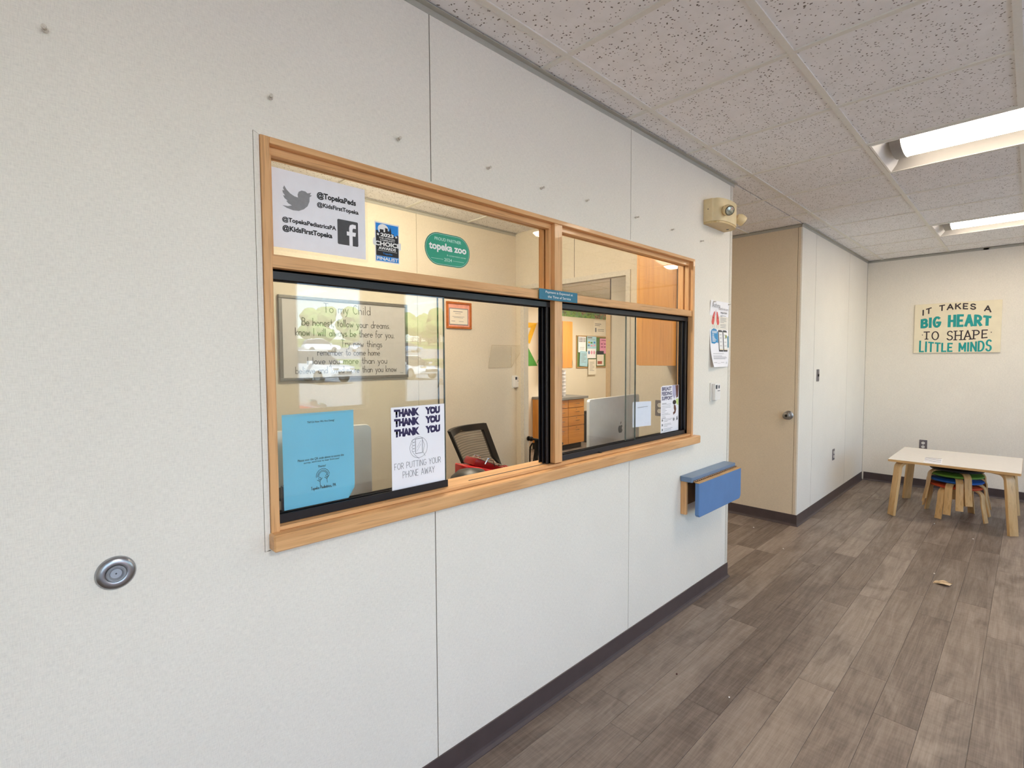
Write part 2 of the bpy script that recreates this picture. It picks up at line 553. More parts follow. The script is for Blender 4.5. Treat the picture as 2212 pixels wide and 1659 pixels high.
_g('v', 2.6, '0,3 1.2,0 2.5,3'); _g('w', 4, '0,3 0.9,0 1.9,2.4 2.9,0 3.8,3'); _g('y', 2.9, '0,3 1.4,0.3', '2.7,3 1.2,-1.6 0.2,-2.2')
_g("'", .8, '0.4,6 0.3,5'); _g(',', .8, '0.4,0.3 0,-1'); _g('.', .7, '0.2,0 0.3,0.25'); _g(' ', 2.2)
_g('A', 4, '0,0 2,6 4,0', '0.7,2 3.3,2'); _g('B', 3.4, '0,0 0,6', '0,6 ' + _arc(1.6, 4.6, 1.4, 1.4, 90, -90, 6) + ' 0,3.2', '0,3.2 ' + _arc(1.8, 1.6, 1.6, 1.6, 90, -90, 6) + ' 0,0')
_g('C', 3.8, _arc(2, 3, 2, 3, 50, 310, 12)); _g('D', 3.8, '0,0 0,6 ' + _arc(1.2, 3, 2.4, 3, 90, -90, 9) + ' 0,0'); _g('E', 3, '2.8,6 0,6 0,0 2.8,0', '0,3 2.3,3')
_g('F', 3, '2.8,6 0,6 0,0', '0,3 2.3,3'); _g('G', 4, _arc(2, 3, 2, 3, 50, 350, 12) + ' 2.2,2.6'); _g('H', 3.7, '0,0 0,6', '3.5,0 3.5,6', '0,3 3.5,3'); _g('I', .8, '0.3,0 0.3,6')
_g('K', 3.5, '0,0 0,6', '3.2,6 0,2.6', '1.2,3.6 3.4,0'); _g('L', 2.9, '0,6 0,0 2.7,0'); _g('M', 4.4, '0,0 0,6 2.1,1.5 4.2,6 4.2,0'); _g('N', 3.7, '0,0 0,6 3.5,0 3.5,6')
_g('O', 4.1, _arc(2, 3, 2, 3, 0, 360, 16)); _g('P', 3.3, '0,0 0,6', '0,6 ' + _arc(1.5, 4.4, 1.6, 1.6, 90, -90, 7) + ' 0,2.8'); _g('R', 3.5, '0,0 0,6', '0,6 ' + _arc(1.5, 4.4, 1.6, 1.6, 90, -90, 7) + ' 0,2.8', '1.4,2.8 3.3,0')
_g('S', 3.4, _arc(1.7, 4.5, 1.5, 1.5, 30, 250, 8) + ' ' + _arc(1.6, 1.5, 1.6, 1.5, 80, -160, 8)); _g('T', 3.6, '1.7,0 1.7,6', '0,6 3.4,6'); _g('U', 3.6, '0,6 0,2 ' + _arc(1.7, 1.7, 1.7, 1.7, 180, 360, 8) + ' 3.4,6')
_g('W', 5, '0,6 1.1,0 2.4,4.6 3.7,0 4.8,6'); _g('Y', 3.8, '0,6 1.8,3 1.8,0', '3.6,6 1.8,3')
def strokes(parent, s, x, z, w, h, mat, wd, y=-.0012, serif=0, warp=None, gap=.9, name='lettering', jit=0):
    """single-stroke lettering as flat ribbons; h is the cap height"""
    k = h / 6
    adv, segs = 0, []
    for ch in s:
        gw, st = G[ch]
        for pl in st: segs.append([(adv + p[0], p[1] + (random.uniform(-jit, jit) if jit else 0)) for p in pl])
        adv += gw + gap
    kx = w / (adv - gap)
    cut = []
    for pl in segs:                                   # break the ribbons at sharp corners so that they keep their width
        cur = [pl[0]]
        for i in range(1, len(pl)):
            cur.append(pl[i])
            if i < len(pl) - 1:
                a = math.atan2(pl[i][1] - pl[i - 1][1], pl[i][0] - pl[i - 1][0]); b = math.atan2(pl[i + 1][1] - pl[i][1], pl[i + 1][0] - pl[i][0])
                if abs((b - a + PI) % (2 * PI) - PI) > .9: cut.append(cur); cur = [pl[i]]
        cut.append(cur)
    ends = {(round(q[0], 3), round(q[1], 3)) for pl in segs if pl[0] != pl[-1] and abs(pl[0][0] - pl[-1][0]) + abs(pl[0][1] - pl[-1][1]) > .1 for q in (pl[0], pl[-1])}
    segs = cut
    m = MB()
    def tr(p):
        X, Z = x + p[0] * kx, z + p[1] * k
        return warp((X - x) / w, (Z - z) / h, X, Z) if warp else (X, Z)
    y0 = y
    for k_, pl in enumerate(segs):
        y = y0 - k_ * .000012          # overlapping strokes never lie in one plane
        q = [tr(p) for p in pl]
        if len(q) < 2: continue
        le, ri = [], []
        for i, p in enumerate(q):
            a, b = q[max(i - 1, 0)], q[min(i + 1, len(q) - 1)]
            dx, dz = b[0] - a[0], b[1] - a[1]
            L = math.hypot(dx, dz) or 1
            dx, dz = dx / L, dz / L
            px, pz = p
            if i == 0: px, pz = px - dx * wd * .4, pz - dz * wd * .4
            if i == len(q) - 1: px, pz = px + dx * wd * .4, pz + dz * wd * .4
            le.append((px - dz * wd / 2, y, pz + dx * wd / 2)); ri.append((px + dz * wd / 2, y, pz - dx * wd / 2))
        n = len(q)
        m.add(le + ri, [(i, i + n, i + n + 1, i + 1) for i in range(n - 1)])
        if serif:
            for e, f in ((0, 1), (-1, -2)):
                if (round(pl[e][0], 3), round(pl[e][1], 3)) in ends and abs(q[e][0] - q[f][0]) < .5 * abs(q[e][1] - q[f][1]):
                    X, Z = q[e]
                    m.add([(X - serif, y, Z - wd * .4), (X + serif, y, Z - wd * .4), (X + serif, y, Z + wd * .4), (X - serif, y, Z + wd * .4)], [(0, 1, 2, 3)])
    return m.build(name, mat, parent, fix=False)
def flat_poly(parent, pts, mat, y=-.0008, name='print', th=.0003):
    return MB().prism(pts, y, y + th, 'y').build(name, mat, parent)
def rrect(x0, z0, x1, z1, r, n=5):
    p = []
    for cx, cz, a in ((x1 - r, z1 - r, 0), (x0 + r, z1 - r, 90), (x0 + r, z0 + r, 180), (x1 - r, z0 + r, 270)):
        for i in range(n + 1):
            t = R(a + 90 * i / n)
            p.append((cx + r * math.cos(t), cz + r * math.sin(t)))
    return p
def ell(cx, cz, rx, rz, n=24, a0=0, a1=360):
    return [(cx + rx * math.cos(R(a0 + (a1 - a0) * i / n)), cz + rz * math.sin(R(a0 + (a1 - a0) * i / n))) for i in range(n if a1 - a0 == 360 else n + 1)]
def ribbon(parent, pts, wd, mat, y=-.001, name='print'):
    m = MB()
    for a, b in zip(pts, pts[1:]):
        dx, dz = b[0] - a[0], b[1] - a[1]
        L = math.hypot(dx, dz) or 1
        ox, oz = -dz / L * wd / 2, dx / L * wd / 2
        ex, ez = dx / L * wd * .3, dz / L * wd * .3
        m.add([(a[0] - ex + ox, y, a[1] - ez + oz), (a[0] - ex - ox, y, a[1] - ez - oz), (b[0] + ex - ox, y, b[1] + ez - oz), (b[0] + ex + ox, y, b[1] + ez + oz)], [(0, 1, 2, 3)])
    return m.build(name, mat, parent, fix=False)
def greek(parent, rows, mat, y=-.0009, name='print'):
    """lines of print too small to read: thin bars (x, z, w, h)"""
    m = MB()
    for x, z, w, h in rows: m.add([(x, y, z), (x + w, y, z), (x + w, y, z + h), (x, y, z + h)], [(0, 1, 2, 3)])
    return m.build(name, mat, parent, fix=False)

# ================================================================= THE SETTING
H = 2.6786
T2, TY = .6096, .6058
X0G, YMG = 1.6585, -.1454
XB = 7.5527       # far end wall
XE = 3.565        # end of the window wall
XD = 5.045        # wall with the flush door
YR = -4.2         # outer wall with the windows
XN = -1.7         # wall behind the camera's left

# floor slab and planks
floor = struct(MB().box(XN, YR, -.12, 9.1, 4.5, -.004).build('floor', PLANK))
PW, PL = .1503, 1.2035
phase = {0: 1.8135, 1: 1.952, 2: 1.8085, 3: 2.175, 4: 2.442, 5: 2.692, 6: 2.955, 7: 2.658, 8: 3.018, 9: 2.606}
pm = {}
def plank_mesh(L):
    k = round(L, 3)
    if k not in pm: pm[k] = MB().box(-L / 2 + .0005, -PW / 2 + .0005, -.0039, L / 2 - .0005, PW / 2 - .0005, 0).mesh('plank', PLANK, bevel=.0007, seg=1)
    return pm[k]
prng = random.Random(11)
for r in range(-5, 19):
    yc = -.103 - PW * r + PW / 2
    ph = phase.get(r, prng.uniform(0, PL))
    xa, xb = (.6, XB - .001) if r >= 0 else (XE + .0, XD)
    j = ph - math.ceil((ph - xa) / PL) * PL
    while j < xb:
        a, b = max(j, xa), min(j + PL, xb)
        if b - a > .03:
            link_mesh('plank', plank_mesh(b - a), floor, ((a + b) / 2, yc, 0))
        j += PL

# ceiling: deck, tiles, tees
ceiling = struct(MB().box(XN - .1, YR - .1, H + .05, 9.2, 4.6, H + .3).build('ceiling', GAP))
tile_me = MB().box(-T2 / 2 + .009, -TY / 2 + .009, .006, T2 / 2 - .009, TY / 2 - .009, .02).mesh('ceiling_tile', CEIL, bevel=.002, seg=1)
def tile_part(parent, x0, x1, y0, y1):
    if x1 - x0 < .02 or y1 - y0 < .02: return
    if abs(x1 - x0 - T2) < .002 and abs(y1 - y0 - TY) < .002: me = tile_me
    else:
        w, d = (x1 - x0) / 2, (y1 - y0) / 2
        me = MB().box(-w + .004, -d + .004, .006, w - .004, d - .004, .02).mesh('ceiling_tile', CEIL, bevel=.002, seg=1)
    link_mesh('ceiling_tile', me, parent, ((x0 + x1) / 2, (y0 + y1) / 2, H))
FIX = [(3, 1), (7, 1)]                       # fixture cells: column index, first row (two rows deep)
def grid_area(xa, xb, ya, yb, skip=()):
    xs = [xa] + [X0G + T2 * i for i in range(-8, 14) if xa + .02 < X0G + T2 * i < xb - .02] + [xb]
    ys = [yb] + [YMG - TY * k for k in range(-9, 9) if ya + .02 < YMG - TY * k < yb - .02] + [ya]
    for a, b in zip(xs, xs[1:]):
        for c, d in zip(ys, ys[1:]):
            i = round((a - X0G) / T2); k = round((YMG - c) / TY)
            if any(i == f[0] and k in (f[1], f[1] + 1) and abs(X0G + T2 * i - a) < .01 for f in skip): continue
            tile_part(ceiling, a, b, d, c)
    w = .012
    for y in ys[1:-1]:
        cuts = [xa] + [e for f in skip if abs(YMG - TY * (f[1] + 1) - y) < .01 for e in (X0G + T2 * f[0] + w, X0G + T2 * (f[0] + 1) - w)] + [xb]
        for q in range(0, len(cuts), 2): MB().box(cuts[q], y - w, H, cuts[q + 1], y + w, H + .0065).build('main_tee', TEE, ceiling)
    for x in xs[1:-1]:
        for c, d in zip(ys, ys[1:]):
            i = round((x - X0G) / T2)
            MB().box(x - w, d + (w if d != ya else 0), H + .0003, x + w, c - (w if c != yb else 0), H + .0065).build('cross_tee', TEE, ceiling)
grid_area(XN, XB, YR, 0, FIX)
grid_area(3.51, XD, .0, 4.4)
grid_area(0, 3.46, .125, 1.97)
grid_area(XD + .02, 9, 2.07, 4.4)
ANGLE = plain('grey_wall_angle', 'b3b1a6', .5, scale=80, var=.03)
def wall_angle(x0, y0, x1, y1, nx, ny):
    m = MB()
    fx, fy = nx * .022, ny * .022
    m.box(min(x0, x1, x0 + fx, x1 + fx), min(y0, y1, y0 + fy, y1 + fy), H - .001, max(x0, x1, x0 + fx, x1 + fx), max(y0, y1, y0 + fy, y1 + fy), H + .001)
    e = .0015
    m.box(min(x0, x1, x0 + nx * e), min(y0, y1, y0 + ny * e), H - .02, max(x0, x1, x0 + nx * e), max(y0, y1, y0 + ny * e), H + .04)
    m.build('wall_angle', ANGLE, ceiling)
wall_angle(XN, 0, XE + .02, 0, 0, -1)
wall_angle(XD - .02, 0, XB, 0, 0, -1)
wall_angle(XB, YR, XB, 0, -1, 0)
wall_angle(XD, 0, XD, 2.05, -1, 0)
wall_angle(0, 1.97, 3.46, 1.97, 0, -1)

# window wall: core with an opening, and vinyl panels with open joints
WX0, WX1, WZ0, WZ1 = .575, 3.02, 1.0, 2.107
def rects_around(x0, x1, z0, z1):
    """the parts of a rectangle that lie outside the window opening"""
    if x1 <= WX0 or x0 >= WX1: return [(x0, x1, z0, z1)]
    out = []
    if x0 < WX0: out.append((x0, WX0, z0, z1))
    if x1 > WX1: out.append((WX1, x1, z0, z1))
    a, b = max(x0, WX0), min(x1, WX1)
    out += [(a, b, z0, WZ0), (a, b, WZ1, z1)]
    return out
m = MB()
for a, b, c, d in rects_around(XN, XE - .012, 0, H + .03): m.box(a, .012, c, b, .11, d)
wall_left = struct(m.build('wall_left', GAP))
S1, S2, S3 = 1.1196, 2.3334, 3.5298
def vpanel(parent, x0, x1, z0=.0, z1=H + .02, ya=0, yb=.012, mat=VINYL, cut=True, name='wall_panel'):
    m = MB()
    for a, b, c, d in (rects_around(x0, x1, z0, z1) if cut else [(x0, x1, z0, z1)]): m.box(a, ya, c, b, yb, d)
    return m.build(name, mat, parent)
g = .0018
vpanel(wall_left, XN, -.1 - g)
o = MB()
for a, b, c, d in rects_around(-.1 + g, S1 - g, 0, H + .02):
    if b <= WX0 + 1e-6 and a < WX0: b = .5605 - .0006
    o.box(a, 0, c, b, .012, d)
o.box(.5605 - .0006, 0, 0, WX0, .012, .996); o.box(.5605 - .0006, 0, 2.114, WX0, .012, H + .02)
o.build('wall_panel', VINYL, wall_left)
MB().prism([(.5605 + .0006, .997), (WX0, 1.0), (WX0, WZ1), (.5605 + .0006, 2.113)], -.0012, .012, 'y').build('opening_trim', VINYL, wall_left)
MB().prism([(.5605 + .0006, 2.1145), (WX0, WZ1 + .0005), (WX1, WZ1 + .0005), (WX1, 2.1145)], -.0008, -.0001, 'y').build('opening_trim', VINYL, wall_left)
vpanel(wall_left, S1 + g, S2 - g)
vpanel(wall_left, S2 + g, S3 - g)
for q in (-.1, S1, S2, S3): MB().box(q - g, .0022, 0 if not (WX0 < q < WX1) else 0, q + g, .0121, H + .02 if not (WX0 < q < WX1) else .999).build('panel_joint', GAP, wall_left)
for q in (S1, S2): MB().box(q - g, .0022, WZ1, q + g, .0121, H + .02).build('panel_joint', GAP, wall_left)
m = MB().box(S3 + g, -.001, 0, XE, .012, H + .02)
m.build('end_trim', EDGE, wall_left, bevel=.0015)
MB().box(XE - .012, .012, 0, XE, .11, H + .02).build('end_cap', VINYL, wall_left)

def base_run(pts, name, side):
    """rubber cove base along a polyline; side = +1/-1 picks the face side"""
    prof = [(0, .1), (.003, .098), (.003, .022), (.006, .012), (.015, .003), (.0155, 0), (0, 0)]
    rings = []
    n = len(pts)
    for i, p in enumerate(pts):
        p = Vector((*p, 0))
        d0 = (Vector((*pts[i], 0)) - Vector((*pts[i - 1], 0))).normalized() if i else None
        d1 = (Vector((*pts[i + 1], 0)) - p).normalized() if i < n - 1 else None
        n0 = Vector((-d0.y, d0.x, 0)) * side if d0 else None
        n1 = Vector((-d1.y, d1.x, 0)) * side if d1 else None
        if n0 and n1:
            b = (n0 + n1).normalized(); off = b / max(b.dot(n0), .3)
        else: off = n0 or n1
        rings.append([tuple(p + off * u + Vector((0, 0, z))) for u, z in prof])
    return struct(MB().loft(rings).build(name, BASE))
base_run([(XN + .02, -.0005), (XE + .0005, -.0005), (XE + .0005, .9)], 'baseboard_left', -1)
base_run([(XD - .0005, 2.0), (XD - .0005, -.0005), (XB - .02, -.0005)], 'baseboard_alcove', -1)
base_run([(XB - .0005, -.018), (XB - .0005, YR + .02)], 'baseboard_back', -1)

# alcove wall in line with the window wall, door wall, end wall
wall_alcove = struct(MB().box(XD + .06, .012, 0, 7.7, .1, H + .03).build('wall_alcove', GAP))
AS = [XD, 5.455, 6.688, XB]
for i in range(3):
    vpanel(wall_alcove, AS[i] + (.003 if i else 0), AS[i + 1] - (.003 if i < 2 else g), cut=False)
for q in AS[1:3]: MB().box(q - .003, .0012, 0, q + .003, .0121, H + .02).build('panel_joint', GAP, wall_alcove)
wall_corridor = struct(MB().box(XD + .05, .012, 0, XD + .1, 2.05, H + .03).build('wall_corridor', GAP))
MB().box(XD, .0122, 0, XD + .05, .0335, H + .02).build('corner_strip', TAN, wall_corridor, bevel=.0015)
vp = MB().box(XD, .98, 0, XD + .05, 2.0, H + .02).build('wall_panel', VINYL_IN, wall_corridor)
MB().box(XD - .012, 2.0, 0, XD + .1, 2.062, 2.11).build('corner_guard', plain('tan_corner_guard', 'd8b98c', .5), wall_corridor, bevel=.003)
MB().box(XD + .1, 2.0, 0, 9.05, 2.05, H + .03).build('wall_panel', VINYL_IN, wall_corridor)
door1 = sempty('door_1')
MB().box(XD + .001, .0365, .004, XD + .045, .977, H - .006).build('door_leaf', TAN, door1, bevel=.001)
kn = MB().lathe([(.031, 0), (.031, .004), (.026, .008), (.012, .011), (.012, .024), (.022, .032), (.027, .045), (.0255, .057), (.018, .061), (.0, .061)], 28, 'x')
k = kn.build('door_knob', STEEL, door1, (XD + .001, .082, .998), (0, 0, PI), smooth=True)
k.scale = (1.1, 1.3, 1.3)
MB().lathe([(.0085, 0), (.0085, .0015), (0, .0015)], 16, 'x').build('key_hole', BLACKP, k, (.0608, 0, 0))
wall_back = struct(MB().box(XB + .012, YR, 0, XB + .1, .1, H + .03).build('wall_back', GAP))
for a, b in ((0, -1.052), (-1.052, -2.27), (-2.27, -3.49), (-3.49, YR)):
    MB().box(XB, b + g, 0, XB + .012, a - g, H + .02).build('wall_panel', VINYL, wall_back)
MB().box(XB - .0015, -1.075, 0, XB, -1.03, H + .02).build('joint_strip', VINYL, wall_back)

# outer wall with windows on the parking lot, and the wall at the camera's back
OW = [(-1.62, -.62), (-.54, .56), (.64, 1.74), (2.3, 3.17), (3.71, 4.6), (4.85, 7.0)]  # first three and last are unseen, added to bring in more daylight
OZ0, OZ1 = .92, 2.5
OZL = [.12, .12, .12, .92, .92, .12]
m = MB()
edges = [XN] + [e for w in OW for e in w] + [7.7]
for i in range(0, len(edges), 2): m.box(edges[i], YR - .15, -.15, edges[i + 1], YR, H + .1)
for (a, b), zl in zip(OW, OZL): m.box(a, YR - .15, -.15, b, YR, zl); m.box(a, YR - .15, OZ1, b, YR, H + .1)
wall_right = struct(m.build('wall_right', VINYL))
for n, (a, b) in enumerate(OW):
    w = sempty('window_%d' % (n + 2))
    OZ0 = OZL[n]
    f = .04
    for q in ((a, OZ0, b, OZ0 + f), (a, OZ1 - f, b, OZ1), (a, OZ0 + f, a + f, OZ1 - f), (b - f, OZ0 + f, b, OZ1 - f)):
        MB().box(q[0], YR - .12, q[1], q[2], YR - .05, q[3]).build('window_frame', OFFWHITE, w, bevel=.003)
    MB().box(a + f, YR - .088, OZ0 + f, b - f, YR - .082, OZ1 - f).build('glass', GLASSOUT, w)
    MB().box(a - .03, YR - .05, OZ0 - .03, b + .03, YR + .03, OZ0).build('window_sill', OFFWHITE, w, bevel=.004)
    if n == 4:
        for s_, zz, hh in (('Topeka', 1.72, .13), ('Pediatrics', 1.42, .13), ('PA', 1.12, .14)):
            me = place_flat(text_mesh(s_, .01), 0, zz, .62 if len(s_) > 3 else .2, hh, YR - .0895)
            for v in me.vertices: v.co.x = b - .14 - v.co.x
            me.materials.clear(); me.materials.append(WHITEINK)
            link_mesh('lettering', me, w)
wall_near = struct(MB().box(XN - .1, YR, 0, XN, 0, H + .1).build('wall_near', VINYL))

# reception office and the nurse station beyond
wall_office_back = struct(MB().box(-.1, 1.982, 0, 3.46, 2.08, H + .03).build('wall_office_back', GAP))
for a, b in ((0, 1.15), (1.15, 2.366), (2.366, 3.46)):
    MB().box(a + g, 1.97, 0, b - g, 1.982, H + .02).build('wall_panel', VINYL_IN, wall_office_back)
wall_office_left = struct(MB().box(-.1, .11, 0, 0, 1.982, H + .03).build('wall_office_left', VINYL_IN))
OY0, OY1, OH = .76, 1.857, 2.155
m = MB().box(3.46, .11, 0, 3.51, OY0, H + .02).box(3.46, OY1, 0, 3.51, 4.45, H + .02).box(3.46, OY0, OH, 3.51, OY1, H + .02)
wall_office_right = struct(m.build('wall_office_right', VINYL_IN))
m = MB().box(3.452, OY0 - .04, 0, 3.46, OY0, OH + .04).box(3.452, OY1, 0, 3.46, OY1 + .045, OH + .04).box(3.452, OY0, OH, 3.46, OY1, OH + .04)
struct(m.build('trim_1', EDGE))
MB().box(3.4585, 1.268, OH + .045, 3.46, 1.271, H).build('panel_joint', GAP, wall_office_right)
wall_far = struct(MB().box(3.46, 4.4, 0, 9.1, 4.5, H + .03).build('wall_far', VINYL_IN))
struct(MB().box(9.0, 2.05, 0, 9.1, 4.4, H + .03).build('wall_station_end', VINYL_IN))
struct(MB().box(XN - .2, YR - .3, H + .3, 9.3, 4.7, H + .45).build('roof', GAP))  # unseen slab over the building, put in to keep the sun out
struct(MB().box(9.1, .1, 0, 9.2, 2.0, 2.9).build('wall_outer', GAP))

# ---------------------------------------------------------------- the oak reception window
win = sempty('window_1', 'oak framed double sliding reception window with transom lights')
FY = -.008
JD = .09
def oak(name, mat, *b, bev=.0012): return MB().box(*b).build(name, mat, win, bevel=bev, seg=1)
oak('jamb', OAKZ, .576, FY, 1.045, .5985, JD, WZ1 - .001)
oak('jamb', OAKZ, 2.998, FY, 1.045, 3.019, JD, WZ1 - .001)
oak('head', OAKX, .5985, FY, 2.089, 2.998, .064, WZ1 - .001)
oak('mullion', OAKZ, 1.748, FY + .004, 1.062, 1.797, JD, 2.089)
for a, b in ((.5985, 1.748), (1.797, 2.998)):
    oak('transom_rail', OAKX, a, -.002, 1.765, b, JD - .01, 1.8)
    # stops that hold the transom glass
    for y0, y1, t in ((.016, .040, .021), (.0505, .062, .019)):
        oak('stop', OAKX, a, y0, 2.089 - t, b, y1, 2.089)
        oak('stop', OAKZ, a, y0, 1.8, a + .012, y1, 2.089 - t)
        oak('stop', OAKZ, b - .012, y0, 1.8, b, y1, 2.089 - t)
    pa = MB().box(a + .002, .042, 1.8, b - .002, .048, 2.087).build('glass_pane', GLASS, win)
# sill: nosing, step and inner board
oak('window_sill', OAKX, .572, -.04, 1.0, 3.055, .012, 1.046, bev=.004)
oak('sill_board', OAKX, .5985, .0125, 1.0, 2.998, .112, 1.058)
oak('sill_step', OAKX, .5985, -.004, 1.0465, 2.998, .012, 1.058)
# black sliding channels
def chan(*b): return MB().box(*b).build('sliding_channel', BLACK, win, bevel=.001, seg=1)
for a, b in ((.5985, 1.748), (1.797, 2.998)):
    for y0, y1 in ((.022, .026), (.044, .048), (.066, .070)): chan(a, y0, 1.737, b, y1, 1.765)
    chan(a, .022, 1.758, b, .070, 1.7649)
    chan(a, .028, 1.744, b, .042, 1.757)
    chan(a, .050, 1.744, b, .064, 1.757)
for a, b in ((.5985, 1.193), (1.797, 2.998)):
    for y0, y1 in ((.022, .026), (.044, .048), (.066, .070)): chan(a, y0, 1.058, b, y1, 1.083)
    chan(a, .027, 1.058, b, .043, 1.075)
    chan(a, .049, 1.058, b, .065, 1.075)
MB().box(1.3, .033, 1.0581, 1.745, .039, 1.0592).build('sill_groove', GAP, win)
for x0 in (1.722, 2.972):
    for y0, y1 in ((.022, .026), (.044, .048), (.066, .070)): chan(x0, y0, 1.06, x0 + .026, y1, 1.737)
    chan(x0 + .012, .022, 1.06, x0 + .026, .070, 1.737)
def pane(x0, x1, y, z0, z1):
    p = MB().box(x0, y, z0, x1, y + .006, z1).build('glass_pane', GLASS, win)
    return p
pane(.600, 1.190, .033, 1.074, 1.744)
MB().box(1.190, .0325, 1.074, 1.1925, .0395, 1.744).build('glass_edge', GEDGE, win)
pane(.600, 1.180, .055, 1.074, 1.744)
MB().box(1.180, .0545, 1.074, 1.1825, .0605, 1.744).build('glass_edge', GEDGE, win)
pane(1.799, 2.440, .033, 1.074, 1.744)
MB().box(2.440, .0325, 1.074, 2.4425, .0395, 1.744).build('glass_edge', GEDGE, win)
pane(2.386, 2.972, .055, 1.074, 1.744)
MB().box(2.3835, .0545, 1.074, 2.386, .0615, 1.744).build('glass_edge', GEDGE, win)
MB().prism([(2.10, 1.0585), (2.115, 1.0585), (2.105, 1.066), (2.095, 1.064)], .012, .024, 'y').build('latch', BLACKP, win)

# ================================================================= THINGS ON THE WINDOW WALL
# plaque
t = thing('wall_plaque', 'small teal plaque about payment across the window mullion', 'sign', (1.643, -.0085, 1.7625))
MB().prism(rrect(0, 0, .249, .0435, .002), -.003, 0, 'y').build('plate', TEALPL, t)
T(t, 'Payment is Expected at', .038, .0245, .178, .0125, WHITEINK, -.0034)
T(t, 'the Time of Service', .052, .0085, .15, .0105, WHITEINK, -.0034)

# laminated social media sheet
t = thing('laminated_sheet', 'white laminated sheet with grey bird and square letter f, upper left window corner', 'sign', (.6175, .0385, 1.829))
MB().prism(rrect(-.0075, -.009, .2855, .2235, .006), -.0006, .0002, 'y').build('laminate_film', CLEAR, t)
MB().prism([(0, 0), (.277, 0), (.277, .216), (0, .2165)], -.0014, -.0008, 'y').build('paper', plain('glossy_white_paper', 'f0f0f6', .18, var=.02, coat=.5), t)
w_, h_ = .277, .216
bird = [(.185, .74), (.165, .71), (.14, .675), (.128, .64), (.118, .595), (.13, .58), (.105, .575), (.11, .535), (.135, .51), (.12, .505), (.135, .475), (.165, .455), (.19, .45), (.17, .43), (.13, .42), (.095, .43),
        (.13, .395), (.18, .375), (.24, .375), (.29, .395), (.335, .44), (.362, .5), (.37, .56), (.372, .6), (.398, .635), (.375, .628), (.392, .665), (.362, .65), (.34, .672), (.305, .682), (.275, .67), (.255, .635), (.252, .6), (.22, .615), (.2, .66)]
bird = [(x, z) for x, z in [(.118, .80), (.14, .755), (.175, .715), (.215, .69), (.253, .682), (.25, .72), (.262, .76), (.292, .785), (.33, .783), (.352, .765), (.392, .782), (.376, .75), (.398, .748), (.374, .72), (.37, .66), (.35, .595), (.31, .545), (.26, .512), (.2, .505), (.14, .52), (.098, .545), (.15, .545), (.19, .565), (.155, .582), (.135, .61), (.15, .614), (.118, .64), (.105, .672), (.125, .672), (.103, .71), (.1, .738), (.118, .735), (.106, .765)]]
flat_poly(t, [(x * w_, z * h_) for x, z in bird], INKG, -.0018, 'bird_emblem')
T(t, '@TopekaPeds', .45 * w_, .715 * h_, .44 * w_, .105 * h_, INK, -.0018, .04)
T(t, '@KidsFirstTopeka', .45 * w_, .605 * h_, .47 * w_, .078 * h_, INK, -.0018, .035)
T(t, '@TopekaPediatricsPA', .09 * w_, .325 * h_, .565 * w_, .078 * h_, INK, -.0018, .035)
T(t, '@KidsFirstTopeka', .09 * w_, .205 * h_, .52 * w_, .092 * h_, INK, -.0018, .04)
flat_poly(t, rrect(.67 * w_, .165 * h_, .91 * w_, .51 * h_, .004), INKDG, -.0018, 'square_emblem')
fx, fz, fw, fh = .67 * w_, .165 * h_, .24 * w_, .345 * h_
fl = [(.56, 0), (.72, 0), (.72, .40), (.86, .40), (.89, .56), (.72, .56), (.72, .66), (.76, .72), (.89, .72), (.89, .87), (.72, .88), (.60, .83), (.56, .72), (.56, .56), (.44, .56), (.44, .40), (.56, .40)]
flat_poly(t, [(fx + a * fw, fz + b * fh) for a, b in fl], PAPER, -.0021, 'letter_emblem')

# award sticker
t = thing('award_sticker', 'blue and black award sticker with skyline, right of the laminated sheet', 'sticker', (.925, .041, 1.8295))
aw, ah = .096, .1275
outline = [(.04, .0), (.96, .0), (.96, .37), (1.03, .37), (1.03, .545), (.96, .55), (.96, 1), (.04, 1), (.04, .6), (-.03, .56), (-.04, .45), (.0, .4), (.04, .39)]
flat_poly(t, [(a * aw, b * ah) for a, b in outline], WHITEINK, -.0006, 'sticker_back')
flat_poly(t, [(.075 * aw, .60 * ah), (.925 * aw, .60 * ah), (.925 * aw, .965 * ah), (.075 * aw, .965 * ah)], BLUEST, -.0010, 'sky')
flat_poly(t, ell(.35 * aw, .83 * ah, .2 * aw, .125 * ah), WHITEINK, -.0013, 'moon')
sk = [(.075, .16), (.925, .16), (.925, .72), (.87, .74), (.82, .70), (.75, .70), (.75, .75), (.66, .75), (.64, .84), (.62, .91), (.6, .84), (.58, .8), (.52, .8), (.52, .86), (.42, .87), (.42, .76), (.36, .76), (.36, .82), (.22, .82), (.22, .74), (.16, .74), (.16, .78), (.075, .78)]
flat_poly(t, [(a * aw, b * ah) for a, b in sk], INK, -.0016, 'skyline')
flat_poly(t, [(.075 * aw, .03 * ah), (.925 * aw, .03 * ah), (.925 * aw, .155 * ah), (.075 * aw, .155 * ah)], BLUEST, -.0016, 'band')
for s_, x, z, w, h, b_, mt in (('2023', .24, .645, .5, .09, .04, WHITEINK), ('THE OFFICIAL', .18, .585, .62, .038, .015, WHITEINK), ('COMMUNITY', .22, .535, .56, .035, .015, WHITEINK),
                               ('CHOICE', .03, .405, .96, .115, .04, WHITEINK), ('AWARDS', .16, .315, .66, .072, .03, WHITEINK), ('Topeka', .32, .19, .36, .055, .012, BLUEST), ('FINALIST', .1, .05, .8, .085, .03, WHITEINK)):
    T(t, s_, x * aw, z * ah, w * aw, h * ah, mt, -.002, b_)
